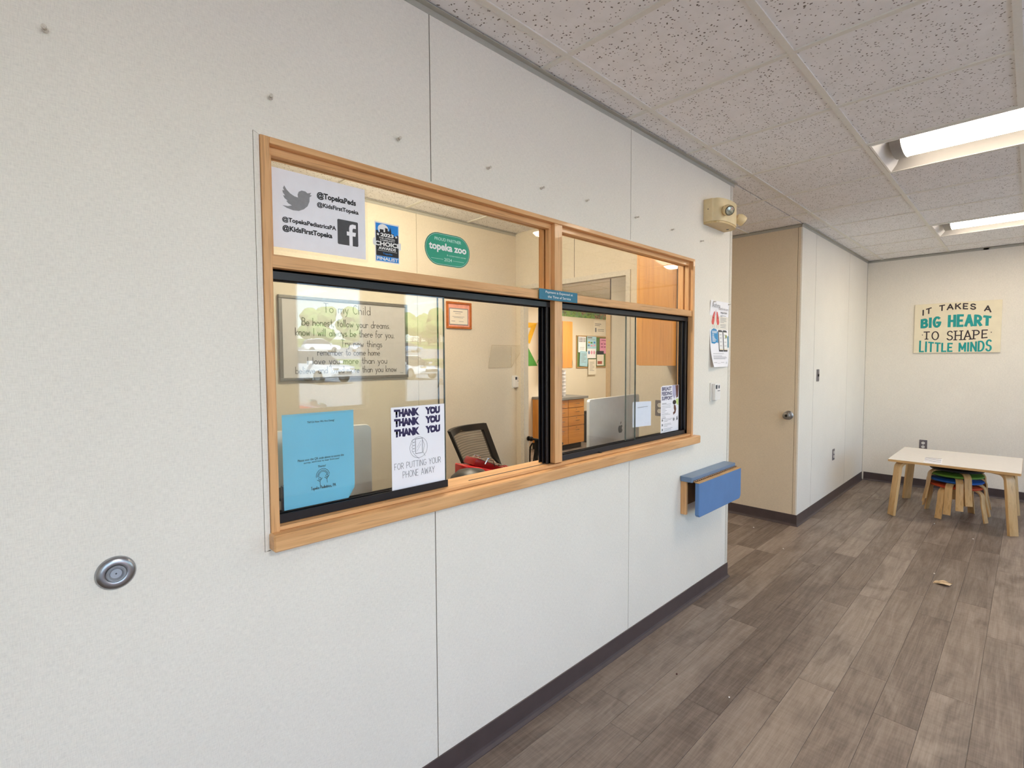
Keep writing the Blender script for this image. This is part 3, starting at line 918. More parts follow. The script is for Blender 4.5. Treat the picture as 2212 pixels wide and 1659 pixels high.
for cx in (.15, .84):
    flat_poly(t, [((cx + (.055 if i % 2 == 0 else .024) * math.sin(PI * i / 5)) * aw, .685 * ah + (.055 if i % 2 == 0 else .024) * aw * math.cos(PI * i / 5)) for i in range(10)], WHITEINK, -.002, 'star')
flat_poly(t, [(.13 * aw, .285 * ah), (.87 * aw, .285 * ah), (.87 * aw, .292 * ah), (.13 * aw, .292 * ah)], WHITEINK, -.002, 'rule')

# partner sticker
t = thing('oval_sticker', 'green pill-shaped partner sticker dated 2024 on the transom glass', 'sticker', (1.118, .041, 1.8485))
zw, zh = .2, .1135
def stad(i):
    r = zh / 2 - i
    cz = zh / 2
    return ell(zw - zh / 2, cz, r, r, 14, -90, 90) + ell(zh / 2, cz, r, r, 14, 90, 270)
flat_poly(t, stad(0), GREENDK, -.0005, 'rim')
flat_poly(t, stad(.0035), MINTINK, -.0009, 'ring')
flat_poly(t, stad(.0048), GREENST, -.0013, 'field')
T(t, 'PROUD PARTNER', .041, .086, .118, .011, MINTINK, -.0017, .012)
T(t, 'topeka zoo', .017, .045, .166, .034, WHITEINK, -.0017, .035)
T(t, '& conservation center', .094, .036, .088, .0062, MINTINK, -.0017)
T(t, '2024', .082, .0165, .034, .0115, MINTINK, -.0017, .006)
ribbon(t, [(.026, .022), (.077, .022)], .0011, MINTINK, -.0017)
ribbon(t, [(.121, .022), (.172, .022)], .0011, MINTINK, -.0017)

# thank-you sheet
t = thing('paper_notice', 'white thank you notice in purple groovy letters on the sliding glass', 'sign', (.970, .0315, 1.070))
pw, ph = .2155, .2875
MB().prism(rrect(-.004, -.004, pw + .004, ph + .004, .004), -.0003, .0006, 'y').build('sleeve', CLEAR, t)
MB().prism([(0, 0), (pw, 0), (pw, ph), (0, ph)], -.0012, -.0005, 'y').build('paper', PAPER, t)
def groovy(u, tt, X, Z): return (X, Z + .003 * math.sin(u * 20) * (tt - .5))
for i, z in enumerate((.885, .775, .655)):
    T(t, 'THANK', .05 * pw, z * ph, .46 * pw, .092 * ph, INKP, -.0016, .085, warp=groovy)
    T(t, 'YOU', .62 * pw, z * ph, .29 * pw, .092 * ph, INKP, -.0016, .085, warp=groovy)
ribbon(t, ell(.49 * pw, .50 * ph, .165 * pw, .125 * ph, 28) + [(.655 * pw, .5 * ph)], .0009, INK, -.0016, 'phone_drawing')
ribbon(t, [(.43 * pw, .43 * ph), (.43 * pw, .605 * ph), (.56 * pw, .605 * ph), (.56 * pw, .43 * ph), (.43 * pw, .43 * ph)], .0014, INK, -.0016, 'phone_drawing')
for a in range(4): ribbon(t, ell(.395 * pw, (.585 - .037 * a) * ph, .035 * pw, .016 * ph, 8, 40, 320), .0008, INK, -.0016, 'phone_drawing')
ribbon(t, [(.56 * pw, .59 * ph), (.60 * pw, .52 * ph), (.57 * pw, .44 * ph), (.61 * pw, .385 * ph)], .0008, INK, -.0016, 'phone_drawing')
ribbon(t, [(.37 * pw, .46 * ph), (.42 * pw, .41 * ph), (.5 * pw, .36 * ph)], .0008, INK, -.0016, 'phone_drawing')
ribbon(t, [(.46 * pw, .50 * ph), (.53 * pw, .58 * ph)], .0006, INK, -.0016, 'phone_drawing')
ribbon(t, [(.46 * pw, .46 * ph), (.53 * pw, .54 * ph)], .0006, INK, -.0016, 'phone_drawing')
strokes(t, 'FOR PUTTING YOUR', .045 * pw, .275 * ph, .87 * pw, .07 * ph, INKDG, .0012, -.0016)
strokes(t, 'PHONE AWAY', .19 * pw, .165 * ph, .6 * pw, .075 * ph, INKDG, .0012, -.0016)

# blue survey sheet
t = thing('paper_notice', 'sky blue survey notice taped inside the left sliding glass', 'sign', (.628, .0415, 1.086))
pw, ph = .216, .274
def blue_fn(u, v):
    c = max(0, (u - .9) / .1) * max(0, (.12 - v) / .12)
    return (u * pw - .006 * c, .012 * c, v * ph + .01 * c)
MB().sheet(blue_fn, 20, 20).build('paper', BLUEP, t, fix=False)
MB().box(0, -.0007, ph - .006, pw, -.0003, ph + .002).build('tape', CLEAR, t)
T(t, 'Tell Us How We Are Doing!', .33 * pw, .885 * ph, .38 * pw, .028 * ph, INK)
T(t, 'Please scan the QR code above to access the', .19 * pw, .485 * ph, .65 * pw, .03 * ph, INK)
T(t, "survey, we'd love to hear from you!", .27 * pw, .455 * ph, .5 * pw, .026 * ph, INK)
T(t, 'Thanks!', .46 * pw, .4 * ph, .11 * pw, .022 * ph, INK)
for rr in (.095, .075, .06): ribbon(t, ell(.53 * pw, .30 * ph, rr * pw, rr * ph * .85, 12, 10, 185), .0011, INK, -.001, 'rainbow_emblem')
for cx, cz in ((.485, .275), (.585, .295)):
    ribbon(t, ell(cx * pw, cz * ph, .016 * pw, .014 * ph, 10) + [((cx + .016) * pw, cz * ph)], .0011, INK, -.001, 'child_emblem')
    ribbon(t, [((cx - .035) * pw, (cz - .012) * ph), (cx * pw, (cz - .03) * ph), ((cx + .035) * pw, (cz + .005) * ph)], .0012, INK, -.001, 'child_emblem')
    ribbon(t, [(cx * pw, (cz - .03) * ph), ((cx + .005) * pw, (cz - .075) * ph)], .0012, INK, -.001, 'child_emblem')
strokes(t, 'Topeka Pediatrics, PA', .36 * pw, .165 * ph, .35 * pw, .032 * ph, INK, .0011, -.001)
t = tag(MB().prism(rrect(0, 0, .0205, .072, .002), 0, .012, 'y').build('dark_case', plain('dark_slate_plastic', '474d5e', .3, var=.3, scale=60), None, (.627, .05, 1.0835)), 'small dark slate case standing behind the blue notice corner', 'case')

# breastfeeding support sheet
t = thing('paper_notice', 'white breast feeding support notice at the right end of the window', 'sign', (2.742, .0535, 1.078))
pw, ph = .2085, .278
MB().prism([(0, 0), (pw, 0), (pw, ph), (.02, ph), (0, ph - .008)], -.0008, 0, 'y').build('paper', PAPER, t)
INKV = plain('violet_print', '3d3562', .6)
for s_, z, x1 in (('BREAST', .895, .58), ('FEEDING', .795, .6), ('SUPPORT', .695, .63)):
    T(t, s_, .045 * pw, z * ph, (x1 - .045) * pw, .08 * ph, INKV, -.0012, .035)
rows = [(.05, .62, .25, .012), (.05, .6, .5, .006), (.05, .565, .48, .006), (.05, .535, .5, .006), (.05, .505, .2, .006), (.05, .475, .27, .006), (.05, .445, .2, .006), (.05, .41, .36, .006), (.05, .385, .46, .006), (.05, .35, .2, .006), (.05, .315, .22, .012)]
for q, z in enumerate((.29, .19, .09)):
    rows += [(.17, z, .48 - .1 * (q == 1), .006), (.17, z - .025, .42, .006), (.17, z - .05, .2 + .2 * (q == 2), .006)]
greek(t, [(a * pw, b * ph, c * pw, d * ph) for a, b, c, d in rows], INKG, -.0012)
for z in (.255, .155, .055): flat_poly(t, [(.05 * pw, z * ph), (.12 * pw, z * ph), (.12 * pw, (z + .045) * ph), (.05 * pw, (z + .045) * ph)], INKG, -.0012, 'icon')
SKIN1 = plain('printed_brown', '6d4636', .6)
flat_poly(t, [(.62 * pw, ph), (.8 * pw, ph), (.86 * pw, .8 * ph), (.74 * pw, .7 * ph), (.64 * pw, .78 * ph)], plain('printed_lavender', 'b9b7d2', .6), -.0012, 'photo_print')
flat_poly(t, [(.8 * pw, .995 * ph), (.985 * pw, .995 * ph), (.96 * pw, .74 * ph), (.86 * pw, .72 * ph), (.84 * pw, .84 * ph)], SKIN1, -.0015, 'photo_print')
flat_poly(t, ell(.75 * pw, .63 * ph, .1 * pw, .05 * ph, 14), plain('printed_dark_brown', '33241f', .6), -.0015, 'photo_print')
flat_poly(t, [(.84 * pw, .7 * ph), (.985 * pw, .7 * ph), (.985 * pw, .55 * ph), (.86 * pw, .6 * ph)], plain('printed_lime', 'cfe08a', .6), -.0012, 'photo_print')
flat_poly(t, [(.72 * pw, .58 * ph), (.82 * pw, .56 * ph), (.86 * pw, .48 * ph), (.82 * pw, .4 * ph), (.7 * pw, .36 * ph), (.68 * pw, .41 * ph), (.76 * pw, .44 * ph), (.72 * pw, .5 * ph)], SKIN1, -.0012, 'photo_print')
flat_poly(t, ell(.72 * pw, .265 * ph, .05 * pw, .035 * ph, 14), INKG, -.0012, 'seal')
flat_poly(t, [(.88 * pw, .23 * ph), (.95 * pw, .25 * ph), (.93 * pw, .31 * ph), (.96 * pw, .33 * ph), (.9 * pw, .31 * ph)], INK, -.0012, 'bird_emblem')

# half sheet taped to the right sliding glass
t = thing('paper_notice', 'small blank-looking white half sheet curling off the right sliding glass', 'sign', (2.445, .0535, 1.139))
def curl(u, v): return (u * .188 - .006 * max(0, u - .75) * 4, -.02 * max(0, u - .55) ** 2 - .0006, v * .137 + .006 * (1 - u))
MB().sheet(curl, 14, 6).build('paper', plain('bluish_white_paper', 'dfe6f2', .5, var=.02), t, fix=False)
greek(t, [(.045, .109, .105, .0022)], INKG, -.0035)

# clear push pins
pin0 = None
PINS = [(.169, 2.191), (.608, 2.209), (.993, 2.215), (1.373, 2.222), (1.665, 2.216), (1.968, 2.229), (2.374, 2.232), (2.743, 2.233), (3.1, 2.227)]
for i, (x, z) in enumerate(PINS):
    if pin0 is None:
        pin0 = thing('push_pin', 'clear push pin high on the bare wall at the far left', 'push pin', (x, 0, z), group='clear push pins in a row above the window')
        MB().lathe([(.0055, -.004), (.0055, -.006), (.003, -.008), (.003, -.015), (.0048, -.018), (.0045, -.0205), (0, -.021)], 12, 'y').build('pin_head', plain('smoky_clear_plastic', 'd2cabd', .15, var=.25, scale=200, coat=.5), pin0, smooth=True)
        MB().cyl((0, -.004, 0), (0, .0, 0), .0008, n=6).build('pin_shaft', STEEL, pin0)
        c = pin0
    else: c = copy_tree(pin0)
    c['label'] = ('', 'clear push pin directly above the upper left corner of the window', 'clear push pin just left of the first wall seam above the window', 'clear push pin just right of the first wall seam above the window', 'clear push pin above the green pill-shaped sticker', 'clear push pin above the window mullion', 'clear push pin just right of the second wall seam', 'clear push pin above the right transom, left of the emergency light', 'clear push pin below the emergency light')[i] if i else c['label']
    c.location = (x, 0, z)
    c.rotation_euler = (0, random.uniform(-1, 1), random.uniform(-.3, .3))

# concave wall bumper for the door knob
t = thing('wall_bumper', 'round steel door bumper with grey rubber cup on the bare wall', 'door stop', (.242, -.0002, 1.037))
MB().lathe([(.0375, 0), (.0375, -.003), (.0345, -.007), (.029, -.0095), (.0225, -.0105), (.0195, -.0095), (.0195, -.004), (0, -.004)], 40, 'y').build('flange', STEEL, t, smooth=True)
MB().lathe([(.0185, -.003), (.0185, -.0125), (.0165, -.0145), (.0135, -.0135), (.0105, -.008), (.006, -.0062), (0, -.006)], 32, 'y').build('rubber_cup', RUBBER, t, smooth=True)
MB().lathe([(.0105, -.0075), (.0105, -.008), (.0045, -.0085), (0, -.0085)], 20, 'y').build('centre_boss', plain('pale_grey_rubber', 'a7adb8', .5), t)
MB().lathe([(.0018, -.0086), (.0018, -.0088), (0, -.0088)], 10, 'y').build('screw_hole', RUBDK, t)

# emergency light
t = thing('emergency_light', 'beige twin-head emergency light high at the end of the wall', 'emergency light', (3.285, 0, 2.335))
def D_outline(w, d):
    p = [(-w, 0), (-w, -.055)]
    for i in range(13):
        a = PI * i / 12
        p.append((-w * .93 * math.cos(a), -.06 - d * math.sin(a) ** .8))
    p += [(w, -.055), (w, 0)]
    return p
body = MB()
o_ = D_outline(.152, .052)
body.prism(o_, .012, .148, 'z')
body.build('housing', BEIGE, t, bevel=.005, seg=2, smooth=True)
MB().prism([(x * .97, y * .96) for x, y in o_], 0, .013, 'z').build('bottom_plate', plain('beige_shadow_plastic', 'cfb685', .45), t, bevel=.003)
MB().cyl((.085, -.05, .0), (.085, -.05, -.001), .009, n=12).build('test_hole', INK, t)
MB().cyl((-.1525, -.03, .085), (-.1535, -.03, .085), .003, n=10).build('screw', INK, t)
for sx, dirv in ((-.075, Vector((-.55, -.62, -.34))), (.138, Vector((.62, -.5, -.5)))):
    dirv.normalize()
    p = Vector((sx, -.105 if sx < 0 else -.085, .082))
    hd = MB().tube([p, p + dirv * .018, p + dirv * .04, p + dirv * .056], [.021, .032, .033, .030], 24)
    h = hd.build('lamp_head', BEIGE, t, smooth=True)
    q = p + dirv * .0545
    MB().tube([q, q + dirv * .004], [.029, .0275], 24).build('rim', plain('olive_gasket', '4d4428', .5), h)
    MB().tube([q + dirv * .0035, q + dirv * .0052, q + dirv * .0075], [.0245, .0225, .008], 24).build('lens', plain('faceted_lens', 'b9c2b4', .12, .6, var=.5, scale=120), h)

# asthma poster
t = thing('poster', 'white asthma poster with red lungs and blue panel pinned near the wall end', 'poster', (3.243, -.001, 1.458))
pw, ph = .278, .425
def post(u, v):
    b = max(0, .35 - v) / .35
    return (u * pw, -.002 - .03 * b * b * (1 - u) - .004 * math.sin(v * 7), v * ph)
MB().sheet(post, 8, 24).build('paper', PAPER, t, fix=False)
py = lambda u, v: post(u, v)[1] - .0012
def wrp(u0, v0, w, h): pass
def pprint(pts, mat, name='print', up=0):
    vs = [(u * pw, py(u, v) - up, v * ph) for u, v in pts]
    return MB().add(vs, [tuple(range(len(vs)))]).build(name, mat, t, fix=False)
T(t, 'Asthma', .07 * pw, .90 * ph, .42 * pw, .065 * ph, INKG, py(.5, .9) - .003)
T(t, 'check-ins are', .4 * pw, .872 * ph, .53 * pw, .04 * ph, INKG, py(.5, .9) - .003)
T(t, 'important', .55 * pw, .815 * ph, .35 * pw, .035 * ph, INKG, py(.7, .83) - .002, .03)
LUNG = plain('coral_red_print', 'e0605c', .6)
for s_ in (-1, 1):
    pts = [(.295 + 1.2 * s_ * .035, .84), (.295 + 1.2 * s_ * .075, .835), (.295 + 1.2 * s_ * .135, .76), (.295 + 1.2 * s_ * .17, .68), (.295 + 1.2 * s_ * .15, .645), (.295 + 1.2 * s_ * .08, .64), (.295 + 1.2 * s_ * .045, .7), (.295 + 1.2 * s_ * .04, .78)]
    pprint(pts, LUNG, 'lung_print')
    pprint([(.295 + 1.2 * s_ * .09, .742), (.295 + 1.2 * s_ * .125, .742), (.295 + 1.2 * s_ * .125, .75), (.295 + 1.2 * s_ * .09, .75)], INK, 'eye_print', .001)
    for e in (.06, .12):
        pprint([(.295 + 1.2 * s_ * e, .595), (.295 + 1.2 * s_ * e + .008, .595), (.295 + 1.2 * s_ * e + .008, .64), (.295 + 1.2 * s_ * e, .64)], INKG, 'leg_print')
pprint([(.28, .78), (.31, .78), (.305, .865), (.285, .865)], plain('pale_rose_print', 'e9c3bd', .6), 'windpipe_print')
rows = [(.56, .785, .3), (.56, .77, .1), (.56, .745, .32), (.56, .725, .3), (.56, .705, .33), (.56, .685, .2), (.56, .65, .32), (.56, .63, .3), (.56, .605, .3)]
for u, v, w in rows: pprint([(u, v), (u + w, v), (u + w, v + .006), (u, v + .006)], INKG)
PB = plain('azure_panel_print', '3f93c9', .6)
pprint([(.06, .36), (.2, .35), (.35, .375), (.42, .36), (.42, .53), (.33, .575), (.2, .585), (.09, .56), (.05, .53)], PB, 'panel_print')
for k, (v, w) in enumerate(((.535, .27), (.515, .25), (.49, .1), (.465, .1), (.445, .12), (.425, .16), (.405, .22), (.385, .16))):
    pprint([(.1, v), (.1 + w, v), (.1 + w, v + .01), (.1, v + .01)], WHITEINK, 'print', .001)
for u0 in (.44, .69):
    pprint([(u0, .235), (u0 + .21, .235), (u0 + .22, .25), (u0 + .22, .55), (u0 + .16, .565), (u0 + .01, .565), (u0, .55)], INKDG, 'phone_print', .001)
    pprint([(u0 + .012, .26), (u0 + .208, .26), (u0 + .208, .535), (u0 + .012, .535)], WHITEINK, 'screen_print', .002)
    for v in (.49, .44, .38, .32): pprint([(u0 + .04, v), (u0 + .15, v), (u0 + .15, v + .006), (u0 + .04, v + .006)], INKG, 'print', .003)
    pprint([(u0 + .012, .26), (u0 + .208, .26), (u0 + .208, .275), (u0 + .012, .275)], CREAM, 'print', .003)
pprint([(.8, .45), (.87, .45), (.87, .49), (.8, .49)], plain('olive_print', '9aa23a', .6), 'print', .004)
pprint([(.93, .3), (.985, .3), (1.0, .48), (.95, .48)], plain('deep_teal_print', '2d8aa6', .6), 'print', .0005)
rows = [(.1, .2, .6), (.09, .165, .5), (.09, .15, .75), (.09, .135, .8), (.09, .12, .7), (.06, .065, .2), (.3, .055, .05), (.4, .055, .05), (.5, .065, .22), (.82, .05, .1), (.82, .065, .1)]
for u, v, w in rows: pprint([(u, v), (u + w, v), (u + w, v + .005), (u, v + .005)], INKG)
for i, (x, z, y) in enumerate(((3.284, 1.886, -.001), (3.509, 1.884, -.001))):
    c = copy_tree(pin0)
    c.location = (x, y, z - .012)
    c['label'] = ('clear push pin at the top left corner of the asthma poster', 'clear push pin at the top right corner of the asthma poster')[i]
    c['group'] = 'clear push pins holding the poster'

# temperature sensors (one by the wall end, one in the office)
def sensor(loc, rz, label):
    t = thing('thermostat', label, 'thermostat', loc, rz)
    MB().prism(rrect(-.048, -.06, .048, .06, .006), -.008, 0, 'y').build('back_plate', OFFWHITE, t, bevel=.002)
    MB().prism(rrect(-.033, -.052, .045, .054, .004), -.03, -.008, 'y').build('cover', plain('white_sensor_plastic', 'ebe8e4', .35, var=.02), t, bevel=.003)
    MB().box(-.026, -.031, .02, -.002, -.0301, .045).build('display', RUBDK, t)
    MB().box(.014, -.031, .022, .03, -.0301, .042).build('button', RUBDK, t)
    MB().box(.002, -.031, .004, .036, -.0301, .01).build('vent_slot', INKG, t)
    return t
sensor((3.303, -.0001, 1.298), 0, 'white thermostat below the asthma poster')
sensor((3.445, 1.9698, 1.302), 0, 'white thermostat on the office wall beside the clear file holder')

# fold-down blue wall shelf
t = thing('folding_shelf', 'blue fold-down wall shelf with wooden bracket at the wall end', 'folding table', (2.885, 0, .59))
MB().prism([(0, 0), (.022, -.0), (.022, .2), (0, .2)], -.035, -.0005, 'y').build('bracket', OAKZ, t, bevel=.003)
MB().prism([(.54, 0), (.562, 0), (.562, .2), (.54, .2)], -.035, -.0005, 'y').build('bracket', OAKZ, t, bevel=.003)
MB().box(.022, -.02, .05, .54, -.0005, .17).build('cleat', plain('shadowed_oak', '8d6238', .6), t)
MB().prism(rrect(-.012, -.0785, .605, -.0005, .012), .2, .23, 'z').build('fixed_top', BLUEG, t, bevel=.003)
MB().prism([(0.0, .012), (.012, 0), (.585, 0), (.605, .02), (.605, .2), (0, .2)], -.115, -.09, 'y').build('drop_leaf', BLUEL, t, bevel=.005)
MB().box(.0, -.115, .2005, .605, -.088, .2035).build('leaf_edge', BIRCHY, t)
hg = MB().cyl((.0, -.083, .207), (.6, -.083, .207), .0045, n=10)
h = hg.build('piano_hinge', plain('brass_hinge', '9c7d63', .35, .8, var=.3, scale=90), t)
for i in range(24): MB().box(.012 + i * .0245, -.0885, .2025, .0135 + i * .0245, -.0775, .212).build('knuckle_gap', GAP, h)

# switch and outlet plates
def plate(loc, rz, label, kind):
    t = thing('wall_switch' if kind == 's' else 'wall_outlet', label, 'switch' if kind == 's' else 'outlet', loc, rz)
    MB().prism(rrect(-.036, -.058, .036, .058, .004), -.005, 0, 'y').build('cover_plate', PLATE, t, bevel=.0015)
    if kind == 's':
        MB().box(-.006, -.014, -.011, .006, -.005, .012).build('toggle', BLACKP, t, bevel=.002)
        for z in (-.03, .03): MB().cyl((0, -.005, z), (0, -.0062, z), .003, n=10).build('screw', STEEL, t)
    else:
        for z in (-.022, .022):
            o = MB().prism(ell(0, z, .0165, .0155, 20), -.0075, -.005, 'y').build('receptacle', OFFWHITE, t)
            for x in (-.006, .006): MB().box(x - .001, -.0079, z - .002, x + .001, -.0074, z + .006).build('slot', INK, o)
        MB().cyl((0, -.005, 0), (0, -.0062, 0), .003, n=10).build('screw', STEEL, t)
plate((5.588, -.0001, 1.345), 0, 'grey light switch on the wall past the flush door', 's')
plate((6.218, -.0001, .493), 0, 'grey outlet low on the long wall left of the kids table', 'o')
plate((XB - .0001, -.585, .5), -PI / 2, 'grey outlet on the end wall just behind the kids table', 'o')
plate((3.4598, .465, 1.15), -PI / 2, 'grey-framed outlet on the office side wall by the breast feeding notice', 'o')

# wall art
t = thing('canvas_sign', 'cream canvas sign about big heart and little minds on the end wall', 'sign', (XB - .0002, -.47, 1.562), -PI / 2)
cw, ch = .725, .556
MB().box(0, -.022, 0, cw, 0, ch).build('canvas', CREAM, t, bevel=.004)
yy = -.0232
arch = lambda k: (lambda u, v, X, Z: (X, Z + k * (1 - (2 * u - 1) ** 2)))
strokes(t, 'IT TAKES A', .1 * cw, .775 * ch, .78 * cw, .1 * ch, BROWNINK, .0125, yy, warp=lambda u, v, X, Z: (X, Z + .052 * (1 - (2 * u - 1) ** 2)), gap=2.0)
def hw(k): return lambda u, v, X, Z: (X, Z + k * v * (1 - (2 * u - 1) ** 2) + (.0) )
strokes(t, 'BIG HEART', .095 * cw, .53 * ch, .785 * cw, .145 * ch, TEALINK, .0255, yy, gap=2.0, warp=lambda u, v, X, Z: (X, Z + .035 * (1 - (2 * u - 1) ** 2) * v))
strokes(t, 'TO SHAPE', .125 * cw, .29 * ch, .73 * cw, .14 * ch, BROWNINK, .0115, yy, serif=.017, gap=1.6, warp=lambda u, v, X, Z: (X, Z - .02 * (1 - (2 * u - 1) ** 2) * (1 - v)))
flat_poly(t, ell(.105 * cw, .37 * ch, .005, .005, 10), BROWNINK, yy, 'dot')
flat_poly(t, ell(.895 * cw, .385 * ch, .005, .005, 10), BROWNINK, yy, 'dot')
strokes(t, 'LITTLE MINDS', .08 * cw, .03 * ch, .82 * cw, .215 * ch, TEALINK, .0165, yy, gap=1.7, warp=lambda u, v, X, Z: (X, Z - .035 * (1 - (2 * u - 1) ** 2) * v))

# ================================================================= CEILING LIGHTS
def ceiling_light(i, k, label):
    x, y = X0G + T2 * (i + .5), YMG - TY * (k + 1)
    t = thing('ceiling_light', label, 'ceiling light', (x, y, H), group='recessed ceiling lights of the waiting room')
    W2, L2 = T2 / 2 - .014, TY - .014
    m = MB()
    for a, b, c, d in ((-W2, -L2, W2, -L2 + .012), (-W2, L2 - .012, W2, L2), (-W2, -L2 + .012, -W2 + .012, L2 - .012), (W2 - .012, -L2 + .012, W2, L2 - .012)):
        m.box(a, b, -.002, c, d, .012)
    m.build('frame', LAMPW, t, bevel=.002)
    for s_ in (-1, 1):
        pts = [(s_ * (W2 - .012), .0), (s_ * (W2 - .04), .03), (s_ * .2, .05), (s_ * .155, .056), (s_ * .155, .062), (s_ * (W2 - .005), .062)]
        MB().prism(pts, -L2 + .012, L2 - .012, 'y').build('reflector', plain('satin_reflector', 'b4b0aa', .5, var=.02), t, smooth=True)
        yb = s_ * (L2 - .012)
        MB().add([(-W2 + .012, yb, 0), (W2 - .012, yb, 0), (W2 - .012, yb - s_ * .055, .055), (-W2 + .012, yb - s_ * .055, .055)], [(0, 1, 2, 3)]).build('end_plate', LAMPW, t, fix=False)
        arc = [(.158 * math.cos(PI * a / 12), .052 - .052 * math.sin(PI * a / 12)) for a in range(13)]
        MB().prism(arc, yb - s_ * .055, yb - s_ * .105, 'y').build('end_cap', ENDGREY, t, smooth=True)
    arc = [(.15 * math.cos(PI * a / 14), .054 - .05 * math.sin(PI * a / 14)) for a in range(15)]
    MB().prism(arc, -L2 + .117, L2 - .117, 'y').build('diffuser', LENS, t, smooth=True)
    return t
ceiling_light(3, 1, 'long recessed ceiling light, the nearer of the two')
ceiling_light(7, 1, 'long recessed ceiling light, the farther one near the end wall')

# ================================================================= KIDS TABLE, STOOLS, FLOOR BITS
TZ = .545
tb = thing('kids_table', 'low white-topped childrens table on bent birch legs', 'table', (6.47, -.95, 0))
MB().prism(rrect(-.46, -.45, .46, .45, .012), TZ - .022, TZ - .0015, 'z').build('table_edge', BIRCHY, tb)
MB().prism(rrect(-.459, -.449, .459, .449, .012), TZ - .0015, TZ, 'z').build('table_top', WHITELAM, tb)
def bent_leg(h, reach, splay, th, w, r=.06):
    """bent ply leg in the xz plane: arm under the top, bend, straight leg that splays outwards"""
    pts = [(0, h - th / 2), (reach - r, h - th / 2)]
    for i in range(1, 8):
        a = PI / 2 * i / 8
        pts.append((reach - r + r * math.sin(a), h - th / 2 - r + r * math.cos(a)))
    pts += [(reach + splay * .1, h - r - .06), (reach + splay, 0)]
    return pts
def add_legs(root, h, centers, reach, splay, th, w, mat):
    for (cx, cy, ang) in centers:
        d = Vector((math.cos(ang), math.sin(ang), 0)); wv = Vector((-d.y, d.x, 0))
        pts = [Vector((cx, cy, 0)) + d * p + Vector((0, 0, z)) for p, z in bent_leg(h, reach, splay, th, w)]
        MB().tube(pts, 0, flat=(w, th, wv)).build('leg', mat, root, bevel=.003, smooth=True)
add_legs(tb, TZ - .022, [(sx * .2, sy * .2, math.atan2(sy, sx)) for sx in (-1, 1) for sy in (-1, 1)], .255, .05, .026, .075, BIRCH)
t = thing('leaflet', 'white leaflet with grey bars lying on the childrens table', 'leaflet', (6.19, -.815, TZ + .0004), R(4))
MB().box(-.15, -.062, 0, .15, .062, .002).build('paper', PAPER, t)
for x0, x1, mt in ((.125, .145, INKDG), (.02, .035, INKG), (.06, .075, INKG), (-.05, -.035, INKDG), (-.1, -.09, INKG)):
    MB().box(x0, -.06, .0021, x1, .06, .0024).build('print', mt, t)
SX, SY = 6.44, -.965
cols = [(ORANGEF, 'orange-red', 0.35), (BLUEF, 'blue', .62), (GREENF, 'green', .98), (BLACKF, 'black', 1.25)]
for i, (mt, nm, ro) in enumerate(cols):
    pos = ('the bottom of the stack', 'second from the bottom of the stack', 'third in the stack', 'the top of the stack')[i]
    st = thing('kids_stool', '%s round childrens stool, %s under the table' % (nm, pos), 'stool', (SX, SY, .052 * i + .0005), ro, 'stacked stools under the childrens table')
    sh = .30
    MB().lathe([(.17, sh - .012), (.19, sh - .011), (.198, sh - .004), (.198, sh + .006), (.19, sh + .012), (0, sh + .0125)], 40).build('seat', mt, st, smooth=True)
    add_legs(st, sh - .0125, [(math.cos(a) * .07, math.sin(a) * .07, a) for a in (PI / 4, 3 * PI / 4, 5 * PI / 4, 7 * PI / 4)], .142, .032, .012, .055, BIRCH)
t = thing('scrap', 'crumpled tan leaf-like scrap lying on the floor in front of the table', 'scrap', (4.461, -1.064, .0003), R(-62))
t.scale = (1.25, 1.9, 1.9)
sc_ = MB()
sc_.sheet(lambda u, v: ((u - .5) * .085, (v - .5) * .042 * math.sin(PI * min(1, max(.04, u))) + .004 * math.sin(u * 9), .0012 + .008 * abs(math.sin(v * 5 + u * 4)) * math.sin(PI * u)), 10, 6)
sc_.build('blade', plain('dry_tan_leaf', 'd2b893', .6, var=.15, scale=60), t, fix=False, smooth=True)
MB().tube([(-.04, 0, .003), (0, .002, .008), (.045, .004, .004)], .0012, 6).build('rib', plain('leaf_rib', 'a88a66', .6), t)
crm = MB().lathe([(.0015, 0), (.0042, .001), (.0046, .003), (.003, .005), (0, .0058)], 8)
crumb_me = crm.mesh('crumb', plain('white_crumb', 'efe6dc', .5), smooth=True)
for i, (x, y) in enumerate(((2.316, -.536), (4.625, -1.002), (4.737, .253), (6.0, -.86), (4.381, -.105), (5.722, -1.137))):
    o = link_mesh('crumb', crumb_me, None, (x, y, .0001), (0, 0, i))
    s_ = 1 if i == 0 else 1.3
    o.scale = (s_, s_ * .8, s_)
    tag(o, 'tiny white crumb on the floor ' + ('nearest the camera', 'beside the tan scrap', 'in the passage by the flush door', 'under the front left table leg', 'just past the end of the window wall', 'in front of the stools')[i], 'crumb', 'white crumbs on the floor')
o = link_mesh('bead', crm.mesh('bead', plain('dark_red_bead', '4a1518', .4), smooth=True), None, (2.304, -.291, .0001))
tag(o, 'tiny dark red bead on the floor near the brown base', 'crumb')

# ================================================================= INSIDE THE OFFICE
dk = thing('reception_desk', 'long reception desk hidden below the window sill', 'desk', (1.7, .5, 0))
MB().box(-1.6, -.37, .735, 1.6, .33, .765).build('desk_top', COUNTER, dk, bevel=.004)
for x in (-1.55, 0, 1.55): MB().box(x - .015, -.35, 0, x + .015, .3, .735).build('support_panel', MAPLE, dk)

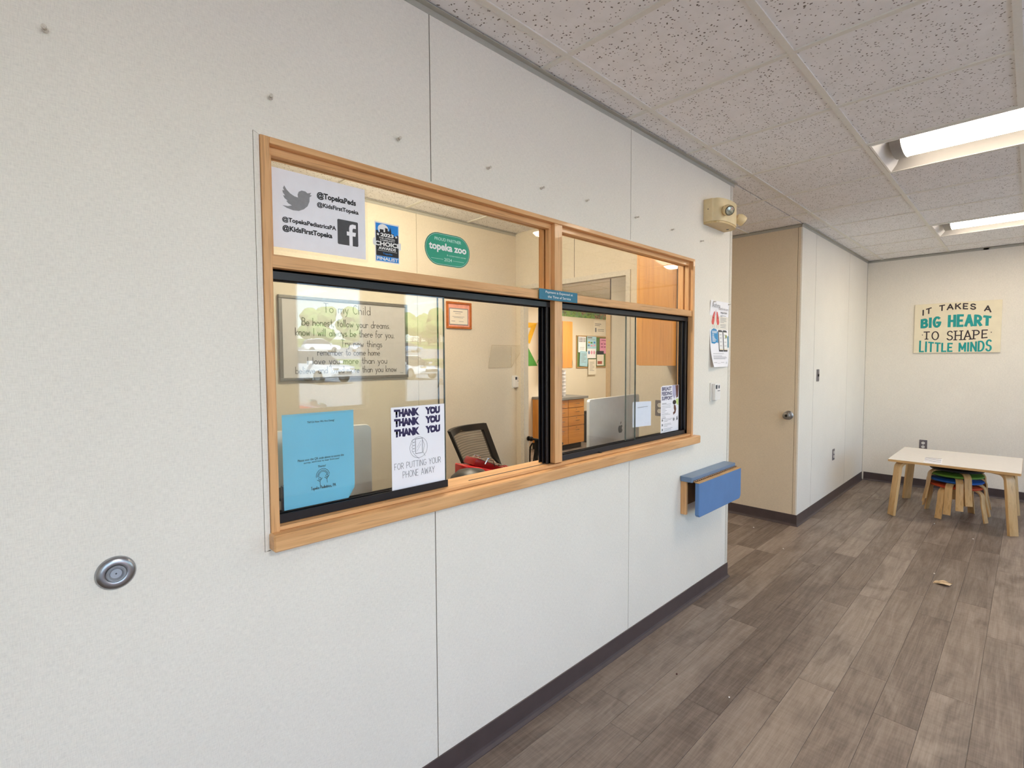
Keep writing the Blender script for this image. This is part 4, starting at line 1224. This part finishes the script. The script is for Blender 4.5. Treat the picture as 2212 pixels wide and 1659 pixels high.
def computer(loc, rz, label):
    t = thing('computer_monitor', label, 'computer', loc, rz, 'aluminium desktop computers seen from behind')
    w, z0, z1 = .325, .075, .505
    rings = []
    for y, k in ((.012, 1.0), (.006, 1.0), (-.006, .992), (-.02, .8), (-.032, .45), (-.036, .1)):
        cx, cz = 0, (z0 + z1) / 2 - (1 - k) * .02
        rings.append([(cx + (px) * k, y, cz + (pz - (z0 + z1) / 2) * k) for px, pz in rrect(-w, z0, w, z1, .022, 4)])
    MB().loft(rings).build('shell', ALU, t, smooth=True)
    MB().prism(rrect(-w + .004, z0 + .05, w - .004, z1 - .004, .018), .0125, .0135, 'y').build('screen', plain('dark_screen', '0c0d10', .1), t)
    m = MB().prism([(-.09, 0), (.09, 0), (.09, .006), (-.09, .006)], -.1, .09, 'y')
    m.build('stand_foot', ALU, t, bevel=.002)
    MB().add([(-.09, -.1, .0), (.09, -.1, .0), (.08, -.03, .25), (-.08, -.03, .25), (-.09, -.093, .0), (.09, -.093, .0), (.08, -.022, .25), (-.08, -.022, .25)],
             [(0, 1, 2, 3), (7, 6, 5, 4), (0, 4, 5, 1), (1, 5, 6, 2), (2, 6, 7, 3), (3, 7, 4, 0)]).build('stand_neck', ALU, t)
    ap = [(0, .86), (.12, .93), (.28, .95), (.42, .86), (.46, .78), (.36, .7), (.32, .56), (.37, .42), (.47, .35), (.4, .18), (.28, .03), (.16, 0), (.05, .04), (-.06, .04), (-.16, 0), (-.3, .06), (-.43, .26), (-.48, .5), (-.44, .74), (-.3, .91), (-.14, .92)]
    flat_poly(t, [(x * .058, .27 + z * .052) for x, z in ap], INKDG, -.0372, 'fruit_emblem')
    flat_poly(t, [(.002, .324), (.001, .333), (.012, .346), (.013, .336)], INKDG, -.0372, 'fruit_leaf')
    return t
computer((2.86, .445, .7656), R(5), 'silver desktop computer facing away, behind the right sliding glass')
computer((.735, .37, .7656), R(-8), 'silver desktop computer facing away, behind the blue notice')

def office_chair(loc, rz, label, tilt=.2, group=None):
    t = thing('office_chair', label, 'chair', loc, rz, group)
    MB().prism(rrect(-.24, -.24, .24, .23, .07), .45, .51, 'z').build('seat', BLACKP, t, bevel=.015, smooth=True)
    MB().cyl((0, 0, .1), (0, 0, .45), .025, n=14).build('gas_column', BLACKP, t)
    for i in range(5):
        a = 2 * PI * i / 5
        l = MB().tube([(0, 0, .115), (.16 * math.cos(a), .16 * math.sin(a), .1), (.3 * math.cos(a), .3 * math.sin(a), .075)], [.03, .024, .017], 8).build('base_leg', BLACKP, t, smooth=True)
        MB().cyl((.3 * math.cos(a) - .02 * math.sin(a), .3 * math.sin(a) + .02 * math.cos(a), .0285), (.3 * math.cos(a) + .02 * math.sin(a), .3 * math.sin(a) - .02 * math.cos(a), .0285), .028, n=14).build('castor', BLACKP, l)
    MB().tube([(0, .18, .46), (0, .3, .48), (0, .33, .6), (0, .35, .72)], .02, 8).build('back_post', BLACKP, t, smooth=True)
    def P(u, v, dy=0):          # back panel: u across (-1..1), v up (0..1)
        wv = .20 + .035 * v
        return Vector((u * wv, .24 + tilt * v * .55 + .07 * (1 - u * u) + dy - .02, .56 + .50 * v))
    loop = [P(-1 + 2 * i / 12, 1) for i in range(13)] + [P(1, 1 - i / 8) for i in range(1, 9)] + [P(1 - 2 * i / 12, 0) for i in range(1, 13)] + [P(-1, i / 8) for i in range(1, 9)]
    m = MB()
    vs = []
    for p in loop:
        c = P(0, .5)
        d = Vector((c.x - p.x, 0, c.z - p.z))
        d = Vector((math.copysign(min(abs(d.x), .045), d.x), 0, math.copysign(min(abs(d.z), .045), d.z)))
        vs += [p + Vector((0, -.012, 0)), p + Vector((0, .012, 0)), p + d * .9 + Vector((0, .012, 0)), p + d * .9 + Vector((0, -.012, 0))]
    n = len(loop)
    fs = []
    for i in range(n):
        j = (i + 1) % n
        for k in range(4): fs.append((i * 4 + k, i * 4 + (k + 1) % 4, j * 4 + (k + 1) % 4, j * 4 + k))
    m.add(vs, fs).build('back_frame', BLACKP, t, smooth=True)
    MB().sheet(lambda u, v: P((u * 2 - 1) * .84, .05 + v * .9), 14, 14).build('back_mesh', MESHF, t, fix=False, smooth=True)
    for s_ in (-1, 1):
        MB().tube([(s_ * .24, .05, .48), (s_ * .29, .05, .52), (s_ * .29, .03, .68), (s_ * .28, -.02, .69)], .014, 8).build('arm_post', BLACKP, t, smooth=True)
        MB().prism(rrect(s_ * .28 - .035, -.16, s_ * .28 + .035, .1, .02), .69, .715, 'z').build('arm_rest', BLACKP, t, bevel=.006)
    return t
def mesh_fabric():
    tt = NT('taupe_mesh_fabric')
    tc = tt.n('TexCoord')
    mp = tt.n('Mapping'); mp.inputs['Scale'].default_value = (1, 1, 60)
    tt.l(tc.outputs['Object'], mp.inputs[0])
    wv = tt.n('TexWave', wave_type='BANDS', bands_direction='Z', Scale=.35)
    tt.l(mp.outputs[0], wv.inputs['Vector'])
    f = tt.ramp(wv.outputs['Fac'], ((.35, .78), (.65, .5)))
    d = tt.n('BsdfDiffuse'); d.inputs[0].default_value = (*lin('5e5346'), 1)
    tr = tt.n('BsdfTransparent')
    ms = tt.n('MixShader')
    tt.l(f, ms.inputs[0]); tt.l(tr.outputs[0], ms.inputs[1]); tt.l(d.outputs[0], ms.inputs[2])
    return tt.out(ms.outputs[0])
MESHF = mesh_fabric()
office_chair((2.40, .78, .0), R(20), 'black mesh-backed office chair behind the open window half', .42)
office_chair((1.12, 1.22, .0), R(160), 'black office chair behind the silver computer and blue notice', .2)

# red plastic case with ribbed hinges
t = thing('toy_case', 'red glossy plastic case with ribbed end and metal clasps on the desk', 'case', (1.63, .36, .7655), R(-6))
t.scale = (.8, .85, .88)
MB().prism([(-.135, .0), (.135, 0), (.135, .235), (.06, .262), (-.05, .292), (-.135, .31)], -.06, .06, 'y').build('body', RED, t, bevel=.012, seg=3, smooth=True)
MB().prism([(-.07, .3), (.14, .228), (.152, .262), (-.045, .335)], -.035, .075, 'y').build('lid', REDDK, t, bevel=.01, smooth=True)
for k in range(4):
    x = .138 + k * .016
    MB().prism(ell(.0, .215, .062, .05, 18, 0, 360), x, x + .009, 'x').build('rib', REDDK, t, bevel=.002, smooth=True)
for y in (-.02, .02):
    MB().tube([(-.03, y, .334), (.05, y, .306), (.135, y, .277)], 0, flat=(.022, .006, (0, 1, 0))).build('clasp', plain('pale_metal_clasp', 'c9b79c', .3, .4, var=.15), t, bevel=.001)
for y in (-.05, .08): MB().tube([(.0, y, .3), (.02, y, .328), (.06, y, .315), (.07, y, .28)], .004, 8).build('catch_loop', CHROME, t, smooth=True)
flat_poly(t, ell(.02, .235, .022, .02, 16), plain('lilac_print', 'b8a6c4', .5), -.0606, 'badge')
T(t, 'MG', -.03, .225, .06, .03, WHITEINK, -.0615, .04)
t = tag(MB().lathe([(.1, 0), (.1, .18), (.098, .222), (.084, .258), (.055, .282), (0, .292)], 28).build('desk_item', BLACKP, None, (1.445, .2, .7655), smooth=True), 'black dome-topped item on the desk in front of the red case', 'sundry')  # black dome shape, not identified

# whiteboard with writing
t = thing('whiteboard', 'grey-framed whiteboard with a handwritten message on the office back wall', 'whiteboard', (1.3, 1.9695, 1.378))
bw, bh = .962, .562
MB().box(.02, -.012, .02, bw - .02, -.001, bh - .02).build('board_face', BOARD, t)
for a, b, c, d in ((0, 0, bw, .022), (0, bh - .022, bw, bh), (0, .022, .022, bh - .022), (bw - .022, .022, bw, bh - .022)):
    MB().box(a, -.02, b, c, 0, d).build('frame', GREYFR, t, bevel=.003)
W_ = lambda s_, x0, x1, z, h: strokes(t, s_, x0 - 1.3, z - 1.378, x1 - x0, h, INKPENCIL, .0042, -.0135, jit=.12)
W_('To my Child', 1.6, 1.95, 1.842, .062)
W_('Be honest, follow your dreams.', 1.45, 2.11, 1.748, .05)
W_('know I will always be there for you.', 1.405, 2.145, 1.68, .05)
W_('Try new things', 1.72, 2.04, 1.61, .046)
W_('remember to come home', 1.55, 2.02, 1.548, .046)
W_("I love you more than you", 1.48, 2.08, 1.488, .046)
W_('believe and loved more than you know', 1.40, 2.16, 1.425, .046)
greek(t, [(.89, .035, .03, .004)], INKG, -.0135)

# framed certificate
t = thing('framed_certificate', 'small certificate in orange wood frame with salmon mat', 'picture', (2.643, 1.9695, 1.775))
cw, ch = .265, .224
for a, b, c, d in ((0, 0, cw, .017), (0, ch - .017, cw, ch), (0, .017, .017, ch - .017), (cw - .017, .017, cw, ch - .017)):
    MB().box(a, -.016, b, c, 0, d).build('frame', ORANGEM, t, bevel=.003)
MB().box(.016, -.006, .016, cw - .016, -.001, ch - .016).build('mat_board', PINKP, t)
MB().box(.028, -.0075, .03, cw - .034, -.006, ch - .052).build('certificate', INKG, t)
MB().box(.036, -.0085, .038, cw - .042, -.0075, ch - .06).build('certificate', PAPERW, t)
greek(t, [(.07, .14, .1, .006), (.09, .125, .06, .003), (.06, .1, .13, .003), (.075, .09, .1, .003), (.05, .06, .04, .004), (.13, .06, .05, .003)], INKG, -.0087)
MB().tube([(cw / 2 - .002, -.004, ch), (cw / 2, -.006, ch + .006), (cw / 2 + .002, -.004, ch)], .0015, 6).build('hanger', STEEL, t)

# clear wall file
t = thing('file_holder', 'empty clear acrylic file holder on the office back wall', 'file holder', (3.09, 1.9695, 1.44))
MB().add([(.012, -.002, 0), (.305, -.002, 0), (.305, -.002, .19), (.012, -.002, .19)], [(0, 1, 2, 3)]).build('back_sheet', CLEAR, t, fix=False)
MB().add([(.012, -.006, 0), (.3, -.006, 0), (.405, -.07, .2), (.0, -.07, .2), (.012, -.009, 0), (.3, -.009, 0), (.405, -.073, .2), (.0, -.073, .2)],
         [(0, 1, 2, 3), (7, 6, 5, 4), (0, 4, 5, 1), (1, 5, 6, 2), (2, 6, 7, 3), (3, 7, 4, 0)]).build('front_sheet', CLEAR, t)
RIM = plain('pale_acrylic_edge', 'cfc0a6', .2, var=.06)
for a, b in (((.012, -.007, 0), (.3, -.007, 0)), ((.3, -.007, 0), (.405, -.071, .2)), ((.405, -.071, .2), (0, -.071, .2)), ((0, -.071, .2), (.012, -.007, 0)), ((.305, -.003, .0), (.305, -.003, .19))):
    MB().cyl(a, b, .0018, n=6).build('bright_edge', RIM, t)
for x in (.03, .29): MB().cyl((x, -.004, .1), (x, -.007, .1), .006, n=10).build('screw', OFFWHITE, t)

# child gate in the office opening
t = thing('child_gate', 'black iron child gate with curved bars in the office opening', 'gate', (3.5, 1.852, 0))
MB().cyl((0, -.002, .768), (0, -.42, .768), .011, n=10).build('top_rail', BLACKM, t)
MB().cyl((0, -.002, .06), (0, -.42, .06), .011, n=10).build('bottom_rail', BLACKM, t)
for y in (-.105, -.25):
    MB().box(-.011, y - .011, .0, .011, y + .011, .768).build('post', BLACKM, t)
MB().box(-.016, -.262, 0, .016, -.215, .768).build('post', BLACKM, t)
for y0, bend in ((-.06, .03), (-.16, -.035), (-.21, .0)):
    MB().tube([(0, y0, .07), (0, y0, .45), (0, y0 - bend * .5, .6), (0, y0 - bend, .68), (0, y0 - bend, .768)], .007, 8).build('bar', BLACKM, t, smooth=True)
MB().tube([(0, -.1, .73), (0, -.05, .725), (0, -.025, .69), (0, -.02, .6), (0, -.02, .07)], .0075, 8).build('bar', BLACKM, t, smooth=True)
MB().lathe([(.0, -.03), (.018, -.026), (.024, -.012), (.018, 0), (0, .002)], 16, 'y').build('knob', BLACKM, t, (0, -.025, .768), smooth=True)
MB().lathe([(.0, -.012), (.022, -.01), (.022, -.002), (0, 0)], 16, 'y').build('wall_cup', BLACKM, t, (0, 0, .768), smooth=True)

# upper cabinet on the inside of the window wall, end panel in view
t = thing('wall_cabinet', 'honey maple upper cabinet end panel above the right window half', 'cabinet', (3.06, .111, 1.468))
MB().box(0, .025, 0, .39, .288, .95).build('carcass', MAPLE, t, bevel=.002)
MB().box(0, 0, .0, .39, .024, .95).build('filler_strip', MAPLEX, t)
MB().box(.002, .2885, .004, .388, .307, .946).build('door', MAPLE, t, bevel=.002)

# ---- nurse station seen through the opening
t = thing('base_cabinet', 'honey maple base cabinet with drawers and grey counter in the far room', 'cabinet', (5.95, 3.9, 0))
MB().box(.28, .02, .09, 1.055, .49, .84).build('carcass', MAPLE, t)
MB().box(.28, .07, 0, 1.055, .49, .09).build('toe_kick', BLACKP, t)
MB().box(.285, .0185, .1, 1.045, .0199, .835).build('gap_shade_plate', plain('gap_shade_brown', '5a3412', .7), t)  # dark plate behind the drawers stands in for shade in the gaps
for x0, x1 in ((.63, 1.05), (.29, .62)):
    for z0, z1 in ((.70, .832), (.555, .692), (.395, .547), (.095, .387)):
        d = MB().box(x0, 0, z0, x1, .02, z1).build('drawer', MAPLEX, t, bevel=.003)
        xm, zm = (x0 + x1) / 2, z1 - .065
        MB().tube([(xm - .05, 0, zm), (xm - .05, -.025, zm), (xm + .05, -.025, zm), (xm + .05, 0, zm)], .005, 6).build('pull', CHROME, d, smooth=True)
        if z1 < .8: MB().cyl((xm, 0, z1 - .025), (xm, -.004, z1 - .025), .007, n=10).build('lock', RUBDK, d)
c = thing('counter_top', 'grey laminate counter lying on the far base cabinet', 'counter', (5.95, 3.87, .8405))
MB().box(.27, 0, 0, 1.13, .525, .04).build('slab', COUNTER, c, bevel=.004)
t = thing('wall_cabinet', 'honey maple wall cabinet left of the bulletin board in the far room', 'cabinet', (5.95, 4.1, 1.356))
MB().box(.44, .02, 0, .985, .299, .8).build('carcass', MAPLE, t)
for x0, x1 in ((.445, .708), (.717, .98)):
    d = MB().box(x0, 0, .005, x1, .02, .795).build('door', MAPLE, t, bevel=.003)
    MB().tube([(x1 - .03, 0, .05), (x1 - .03, -.02, .05), (x1 - .03, -.02, .13), (x1 - .03, 0, .13)], .004, 6).build('pull', CHROME, d)
t = thing('paper_cup_stack', 'tall white stack of paper cups on the far counter', 'cups', (6.72, 4.12, .8812))
for k in range(7): MB().lathe([(.028, 0), (.038, .07), (.04, .072), (0, .072)], 16).build('cup', PAPER, t, (0, 0, .062 * k), smooth=True)
t = thing('bulletin_board', 'cork-framed green bulletin board crowded with papers in the far room', 'bulletin board', (7.395, 4.3995, 1.345))
bw, bh = .925, .6
MB().box(.015, -.01, .015, bw - .015, -.001, bh - .015).build('board_face', CORKGR, t)
for a, b, cc, d in ((0, 0, bw, .022), (0, bh - .022, bw, bh), (0, .022, .022, bh - .022), (bw - .022, .022, bw, bh - .022)):
    MB().box(a, -.018, b, cc, 0, d).build('frame', CORK, t, bevel=.003)
def pinned(x, z, w, h, mat, label, k, art=None, rz=0):
    p = thing('pinned_paper', label, 'paper', (7.395 + x, 4.3805 - .003 * k, 1.345 + z), 0, 'papers pinned on the bulletin board', rot=(0, rz, 0))
    MB().box(0, -.001, 0, w, 0, h).build('sheet', mat, p)
    if art: art(p, w, h)
def art_thanks(p, w, h):
    for q in range(3): T(p, 'THANK YOU', .04 * w, (.86 - .1 * q) * h, .9 * w, .08 * h, INK, -.0025, .03)
    greek(p, [(.2 * w, .3 * h, .6 * w, .02 * h), (.15 * w, .2 * h, .6 * w, .02 * h)], INKG, -.002)
def art_dots(p, w, h):
    greek(p, [(.05 * w, .87 * h, .5 * w, .09 * h), (.05 * w, .8 * h, .8 * w, .02 * h)], INKG, -.002)
    for q, (x, z, mt) in enumerate(((.15, .6, YELLOW), (.4, .58, GREENP), (.72, .6, BLUEST), (.1, .4, BLUEL), (.4, .38, PINK2), (.72, .4, PINK2))):
        flat_poly(p, ell(x * w + .02, z * h, .11 * w, .06 * h, 12), mt, -.0025, 'spot')
def art_lines(p, w, h): greek(p, [(.15 * w, (.8 - .09 * q) * h, (.6 - .2 * (q % 3 == 2)) * w, .025 * h) for q in range(7)], INKG, -.002)
def art_pink(p, w, h): greek(p, [(.2 * w, .86 * h, .6 * w, .05 * h), (.15 * w, .6 * h, .25 * w, .08 * h), (.55 * w, .6 * h, .25 * w, .08 * h), (.15 * w, .4 * h, .3 * w, .08 * h), (.55 * w, .4 * h, .25 * w, .08 * h)], plain('plum_print', '9c4a78', .6), -.002)
def art_flyer(p, w, h):
    flat_poly(p, [(.0, .75 * h), (w, .75 * h), (w, h), (0, h)], INK, -.002, 'header')
    flat_poly(p, [(.1 * w, .1 * h), (.75 * w, .1 * h), (.75 * w, .3 * h), (.1 * w, .3 * h)], plain('rust_print', 'a8523e', .6), -.002, 'photo_print')
pinned(.04, .29, .23, .29, PAPER, 'white thank you sheet at the top left of the bulletin board', 1, art_thanks)
pinned(.3, .31, .29, .28, LTBLUE, 'pale blue sheet with coloured spots at the board top middle', 2, art_dots)
pinned(.3, .18, .27, .18, PAPER, 'white sheet with pink spots in the middle of the board', 3, lambda p, w, h: [flat_poly(p, ell((.2 + .3 * q) * w, .6 * h, .1 * w, .2 * h, 12), (BLUEL, PINK2, PINK2)[q], -.0025, 'spot') for q in range(3)])
pinned(.075, .04, .24, .28, LTBLUE, 'light blue notice at the bottom left of the bulletin board', 2, art_lines, R(4))
pinned(.7, .27, .24, .29, PINK2, 'pink notice at the top right of the bulletin board', 2, art_pink)
pinned(.6, .04, .22, .28, PAPERW, 'cream flyer with black header at the board bottom right', 4, art_flyer)
pinned(.33, -.13, .24, .29, PAPERW, 'white sheet hanging below the edge of the bulletin board', 5, art_lines)
t = thing('paper_notice', 'cream notice on the far wall above the bulletin board', 'paper', (7.94, 4.3995, 1.965))
MB().box(0, -.002, 0, .37, 0, .28).build('sheet', PAPERW, t)
greek(t, [(.03, .21, .2, .012), (.03, .18, .16, .01), (.03, .06, .05, .08), (.12, .11, .2, .01), (.12, .08, .2, .01)], INKG, -.003)
def border_mat():
    tt = NT('jungle_border_print')
    v = tt.coords()
    f = tt.noise(v, 9, 3); h = tt.noise(v, 22, 2)
    c = tt.ramp(f, ((.35, '3f7f5e'), (.48, '8fae4e'), (.55, '5b9a76'), (.63, 'b98a6a'), (.72, '3f5f52')))
    c = tt.mix(tt.ramp(h, ((.55, 0.0), (.65, .7))), c, lin('5a4436'))
    return tt.bsdf(c, .6)
t = tag(MB().box(6.45, 4.397, 2.275, 8.95, 4.3995, 2.415).build('wall_border', border_mat()), 'green jungle print wallpaper border along the far wall', 'border')
t = thing('number_cutout', 'yellow number seven cutout on the far wall', 'wall decal', (6.07, 4.3995, 1.77))
T(t, '7', .0, 0, .28, .35, YELLOW, -.004, .05)
t = thing('wall_decal', 'green paper triangle under the yellow seven', 'wall decal', (5.95, 4.3995, 1.4))
MB().prism([(0, 0), (.41, 0), (.16, .34)], -.003, 0, 'y').build('triangle', GREENP, t)
MB().tube([(.4, -.006, .05), (.48, -.006, .2), (.5, -.006, .3)], .006, 6).build('stem', GREENP, t)

t = thing('side_chair', 'grey padded chair standing beside the far counter', 'chair', (7.35, 3.55, 0), R(200))
GREYC = plain('grey_upholstery', '6a6966', .7, bump=.1)
MB().prism(rrect(-.24, -.24, .24, .24, .06), .42, .48, 'z').build('seat', GREYC, t, bevel=.015, smooth=True)
MB().prism(rrect(-.25, .55, .25, .93, .08), .22, .26, 'y').build('backrest', GREYC, t, bevel=.012, smooth=True)
for sx in (-1, 1):
    MB().tube([(sx * .23, -.22, 0), (sx * .23, -.2, .42)], .012, 8).build('leg', BLACKM, t)
    MB().tube([(sx * .23, .26, 0), (sx * .23, .22, .45), (sx * .23, .24, .7)], .012, 8).build('leg', BLACKM, t)
    MB().tube([(sx * .25, .24, .74), (sx * .29, .1, .7), (sx * .29, -.18, .66)], .014, 8).build('arm', OFFWHITE, t, smooth=True)
t = thing('printer', 'black printer on the floor beside the far base cabinet', 'printer', (7.62, 4.12, 0))
MB().prism(rrect(-.22, -.2, .22, .2, .03), .0, .5, 'z').build('body', BLACKP, t, bevel=.02)
MB().box(-.17, -.22, .2, .17, -.2, .24).build('paper_tray', RUBDK, t)
MB().box(-.2, -.15, .5, .2, .15, .56).build('lid', BLACKM, t, bevel=.01)
MB().cyl((.1, -.201, .42), (.1, -.207, .42), .012, n=12).build('button', CHROME, t)

# ================================================================= OUTSIDE, SEEN IN THE GLASS REFLECTION
def ground_z(y):
    d = -y
    if d < 9: return -.15
    if d < 27: return -.15 + (d - 9) / 18 * .5
    return .35 + (d - 27) / 55 * 3.3
def strip(name, y0, y1, mat, x0=-60, x1=120):
    m = MB()
    m.add([(x0, y0, ground_z(y0)), (x1, y0, ground_z(y0)), (x1, y1, ground_z(y1)), (x0, y1, ground_z(y1)), (x0, y0, ground_z(y0) - .3), (x1, y0, ground_z(y0) - .3), (x1, y1, ground_z(y1) - .3), (x0, y1, ground_z(y1) - .3)],
          [(3, 2, 1, 0), (4, 5, 6, 7), (0, 1, 5, 4), (1, 2, 6, 5), (2, 3, 7, 6), (3, 0, 4, 7)])
    return struct(m.build(name, mat))
ASPH = plain('grey_asphalt', '9a9da1', .85, var=.08, scale=6)
GRASS = plain('lawn', '7d9448', .9, var=.15, scale=3)
CONC = plain('concrete_kerb', 'b9b6ae', .8)
strip('parking_lot', -4.5, -9, ASPH); strip('parking_lot', -9, -27, ASPH); strip('parking_lot', -27, -34, ASPH)
strip('lawn', -34, -48, GRASS); strip('parking_lot', -48, -82, ASPH); strip('lawn', -82, -160, GRASS)
def car(loc, rz, paint, label, suv=False):
    t = thing('car', label, 'car', loc, rz)
    L, Wd = (4.7, .93) if suv else (4.6, .9)
    top = 1.72 if suv else 1.45
    belt = 1.05 if suv else .92
    st = [(-L / 2, .55, .82, .8), (-L / 2 + .15, .35, belt, .95), (-1.2, .28, belt, 1.0), (0, .26, belt, 1.0), (.9, .28, belt - .03, 1.0), (1.7, .3, belt - .1, .97), (L / 2 - .15, .35, belt - .2, .92), (L / 2, .5, .68, .78)]
    MB().loft([[(x, -Wd * k, lo), (x, Wd * k, lo), (x, Wd * k, (lo + hi) / 2), (x, Wd * k * .94, hi), (x, -Wd * k * .94, hi), (x, -Wd * k, (lo + hi) / 2)] for x, lo, hi, k in st]).build('body', paint, t, bevel=.04, smooth=True)
    gx = [(-L / 2 + .12, belt - .02, .84), (-1.9 if suv else -1.35, top - .1, .74), (-.6, top, .74), (.25, top - .03, .73), (1.25, belt - .03, .82)]
    MB().add([(gx[0][0], s_ * gx[0][2] * Wd, gx[0][1]) for s_ in (-1, 1)] + [p for x, z, k in gx[1:] for p in ((x, -k * Wd, z), (x, k * Wd, z))], [(0, 1, 3, 2), (2, 3, 5, 4), (4, 5, 7, 6), (6, 7, 9, 8), (0, 2, 4, 6, 8), (9, 7, 5, 3, 1), (0, 8, 9, 1)]).build('cabin_glass', CARGLASS, t)
    MB().loft([[(x, -k * Wd * 1.0, z), (x, k * Wd * 1.0, z), (x, k * Wd * .9, z + .05), (x, -k * Wd * .9, z + .05)] for x, z, k in gx[1:4]]).build('roof', paint, t, bevel=.02, smooth=True)
    for x in (-1.4, 1.4):
        for s_ in (-1, 1):
            w = MB().lathe([(.0, -.11), (.3, -.11), (.34, -.08), (.34, .08), (.3, .11), (0, .11)], 20, 'y').build('wheel', BLACKP, t, (x, s_ * (Wd - .1), .34), smooth=True)
            MB().lathe([(0, -.12), (.2, -.12), (.22, -.1), (.22, .1), (.2, .12), (0, .12)], 16, 'y').build('hub_cap', STEEL, w)
    for s_ in (-1, 1):
        MB().box(L / 2 - .16, s_ * .55 - .17, .66, L / 2 - .02, s_ * .55 + .17, .8).build('headlight', CHROME, t, bevel=.03)
        MB().box(.85, s_ * Wd - .02 * s_, belt - .02, 1.05, s_ * (Wd + .2), belt + .13).build('mirror', paint, t, bevel=.02)
    MB().box(L / 2 - .1, -.45, .45, L / 2 + .01, .45, .62).build('grille', RUBDK, t)
    return t
CARGLASS = plain('tinted_car_glass', '3c474d', .08, var=.1)
WHITEC = plain('white_car_paint', 'eef0f2', .2, var=.02, coat=.8)
SILVERC = plain('silver_car_paint', 'bfc6cc', .25, .3, var=.03, coat=.8)
REDC = plain('red_car_paint', 'b52a2e', .22, var=.04, coat=.8)
BLUEC = plain('pale_blue_car_paint', '9fb6cc', .25, .2, var=.03, coat=.8)
cars = [((2.3, -9.3), 14, REDC, 'red car parked close outside, mirrored low in the left glass', False),
        ((11.3, -25.4), 72, WHITEC, 'white suv facing the building, mirrored in the left glass', True),
        ((28.5, -64.0), 8, WHITEC, 'white suv on the upper lot, mirrored at the left of the row', True),
        ((36.0, -66.0), 5, WHITEC, 'white car on the upper lot, mirrored in the middle of the row', False),
        ((43.0, -66.0), 5, BLUEC, 'pale blue car on the upper lot, mirrored at the right of the row', False),
        ((17.6, -26.0), 85, WHITEC, 'white car mirrored beside the reversed window lettering', False),
        ((30.0, -52.0), 10, SILVERC, 'silver car on the upper lot in front of the white row', False)]
for (x, y), rz, p, lb, suv in cars: car((x, y, ground_z(y)), R(rz), p, lb, suv)
LEAF = plain('tree_foliage', '7d9a52', .9, var=.35, scale=1.2)
BARK = plain('tree_bark', '5b4a3c', .9)
def tree(x, y, h, lab):
    z = ground_z(y)
    t = thing('tree', lab, 'tree', (x, y, z), group='trees beyond the parking lot')
    MB().tube([(0, 0, 0), (.1, 0, h * .3), (0, .1, h * .6)], [.3, .22, .12], 8).build('trunk', BARK, t)
    bm = bmesh.new(); rg = random.Random(int(x * 7))
    for q in range(7):
        mt = Matrix.Translation((rg.uniform(-.28, .28) * h, rg.uniform(-.2, .2) * h, h * rg.uniform(.25, .8))) @ Matrix.Diagonal((h * .24, h * .24, h * .2, 1))
        bmesh.ops.create_icosphere(bm, subdivisions=2, radius=1, matrix=mt)
    for v in bm.verts: v.co += Vector((rg.uniform(-1, 1), rg.uniform(-1, 1), rg.uniform(-1, 1))) * h * .03
    me = bpy.data.meshes.new('crown'); bm.to_mesh(me); bm.free(); me.materials.append(LEAF)
    link_mesh('crown', me, t)
for i in range(16): tree(34 + i * 3.3, -100 - (i % 3) * 9, 6.6 + (i * 37 % 5) * .7, 'leafy green tree beyond the parking lot')
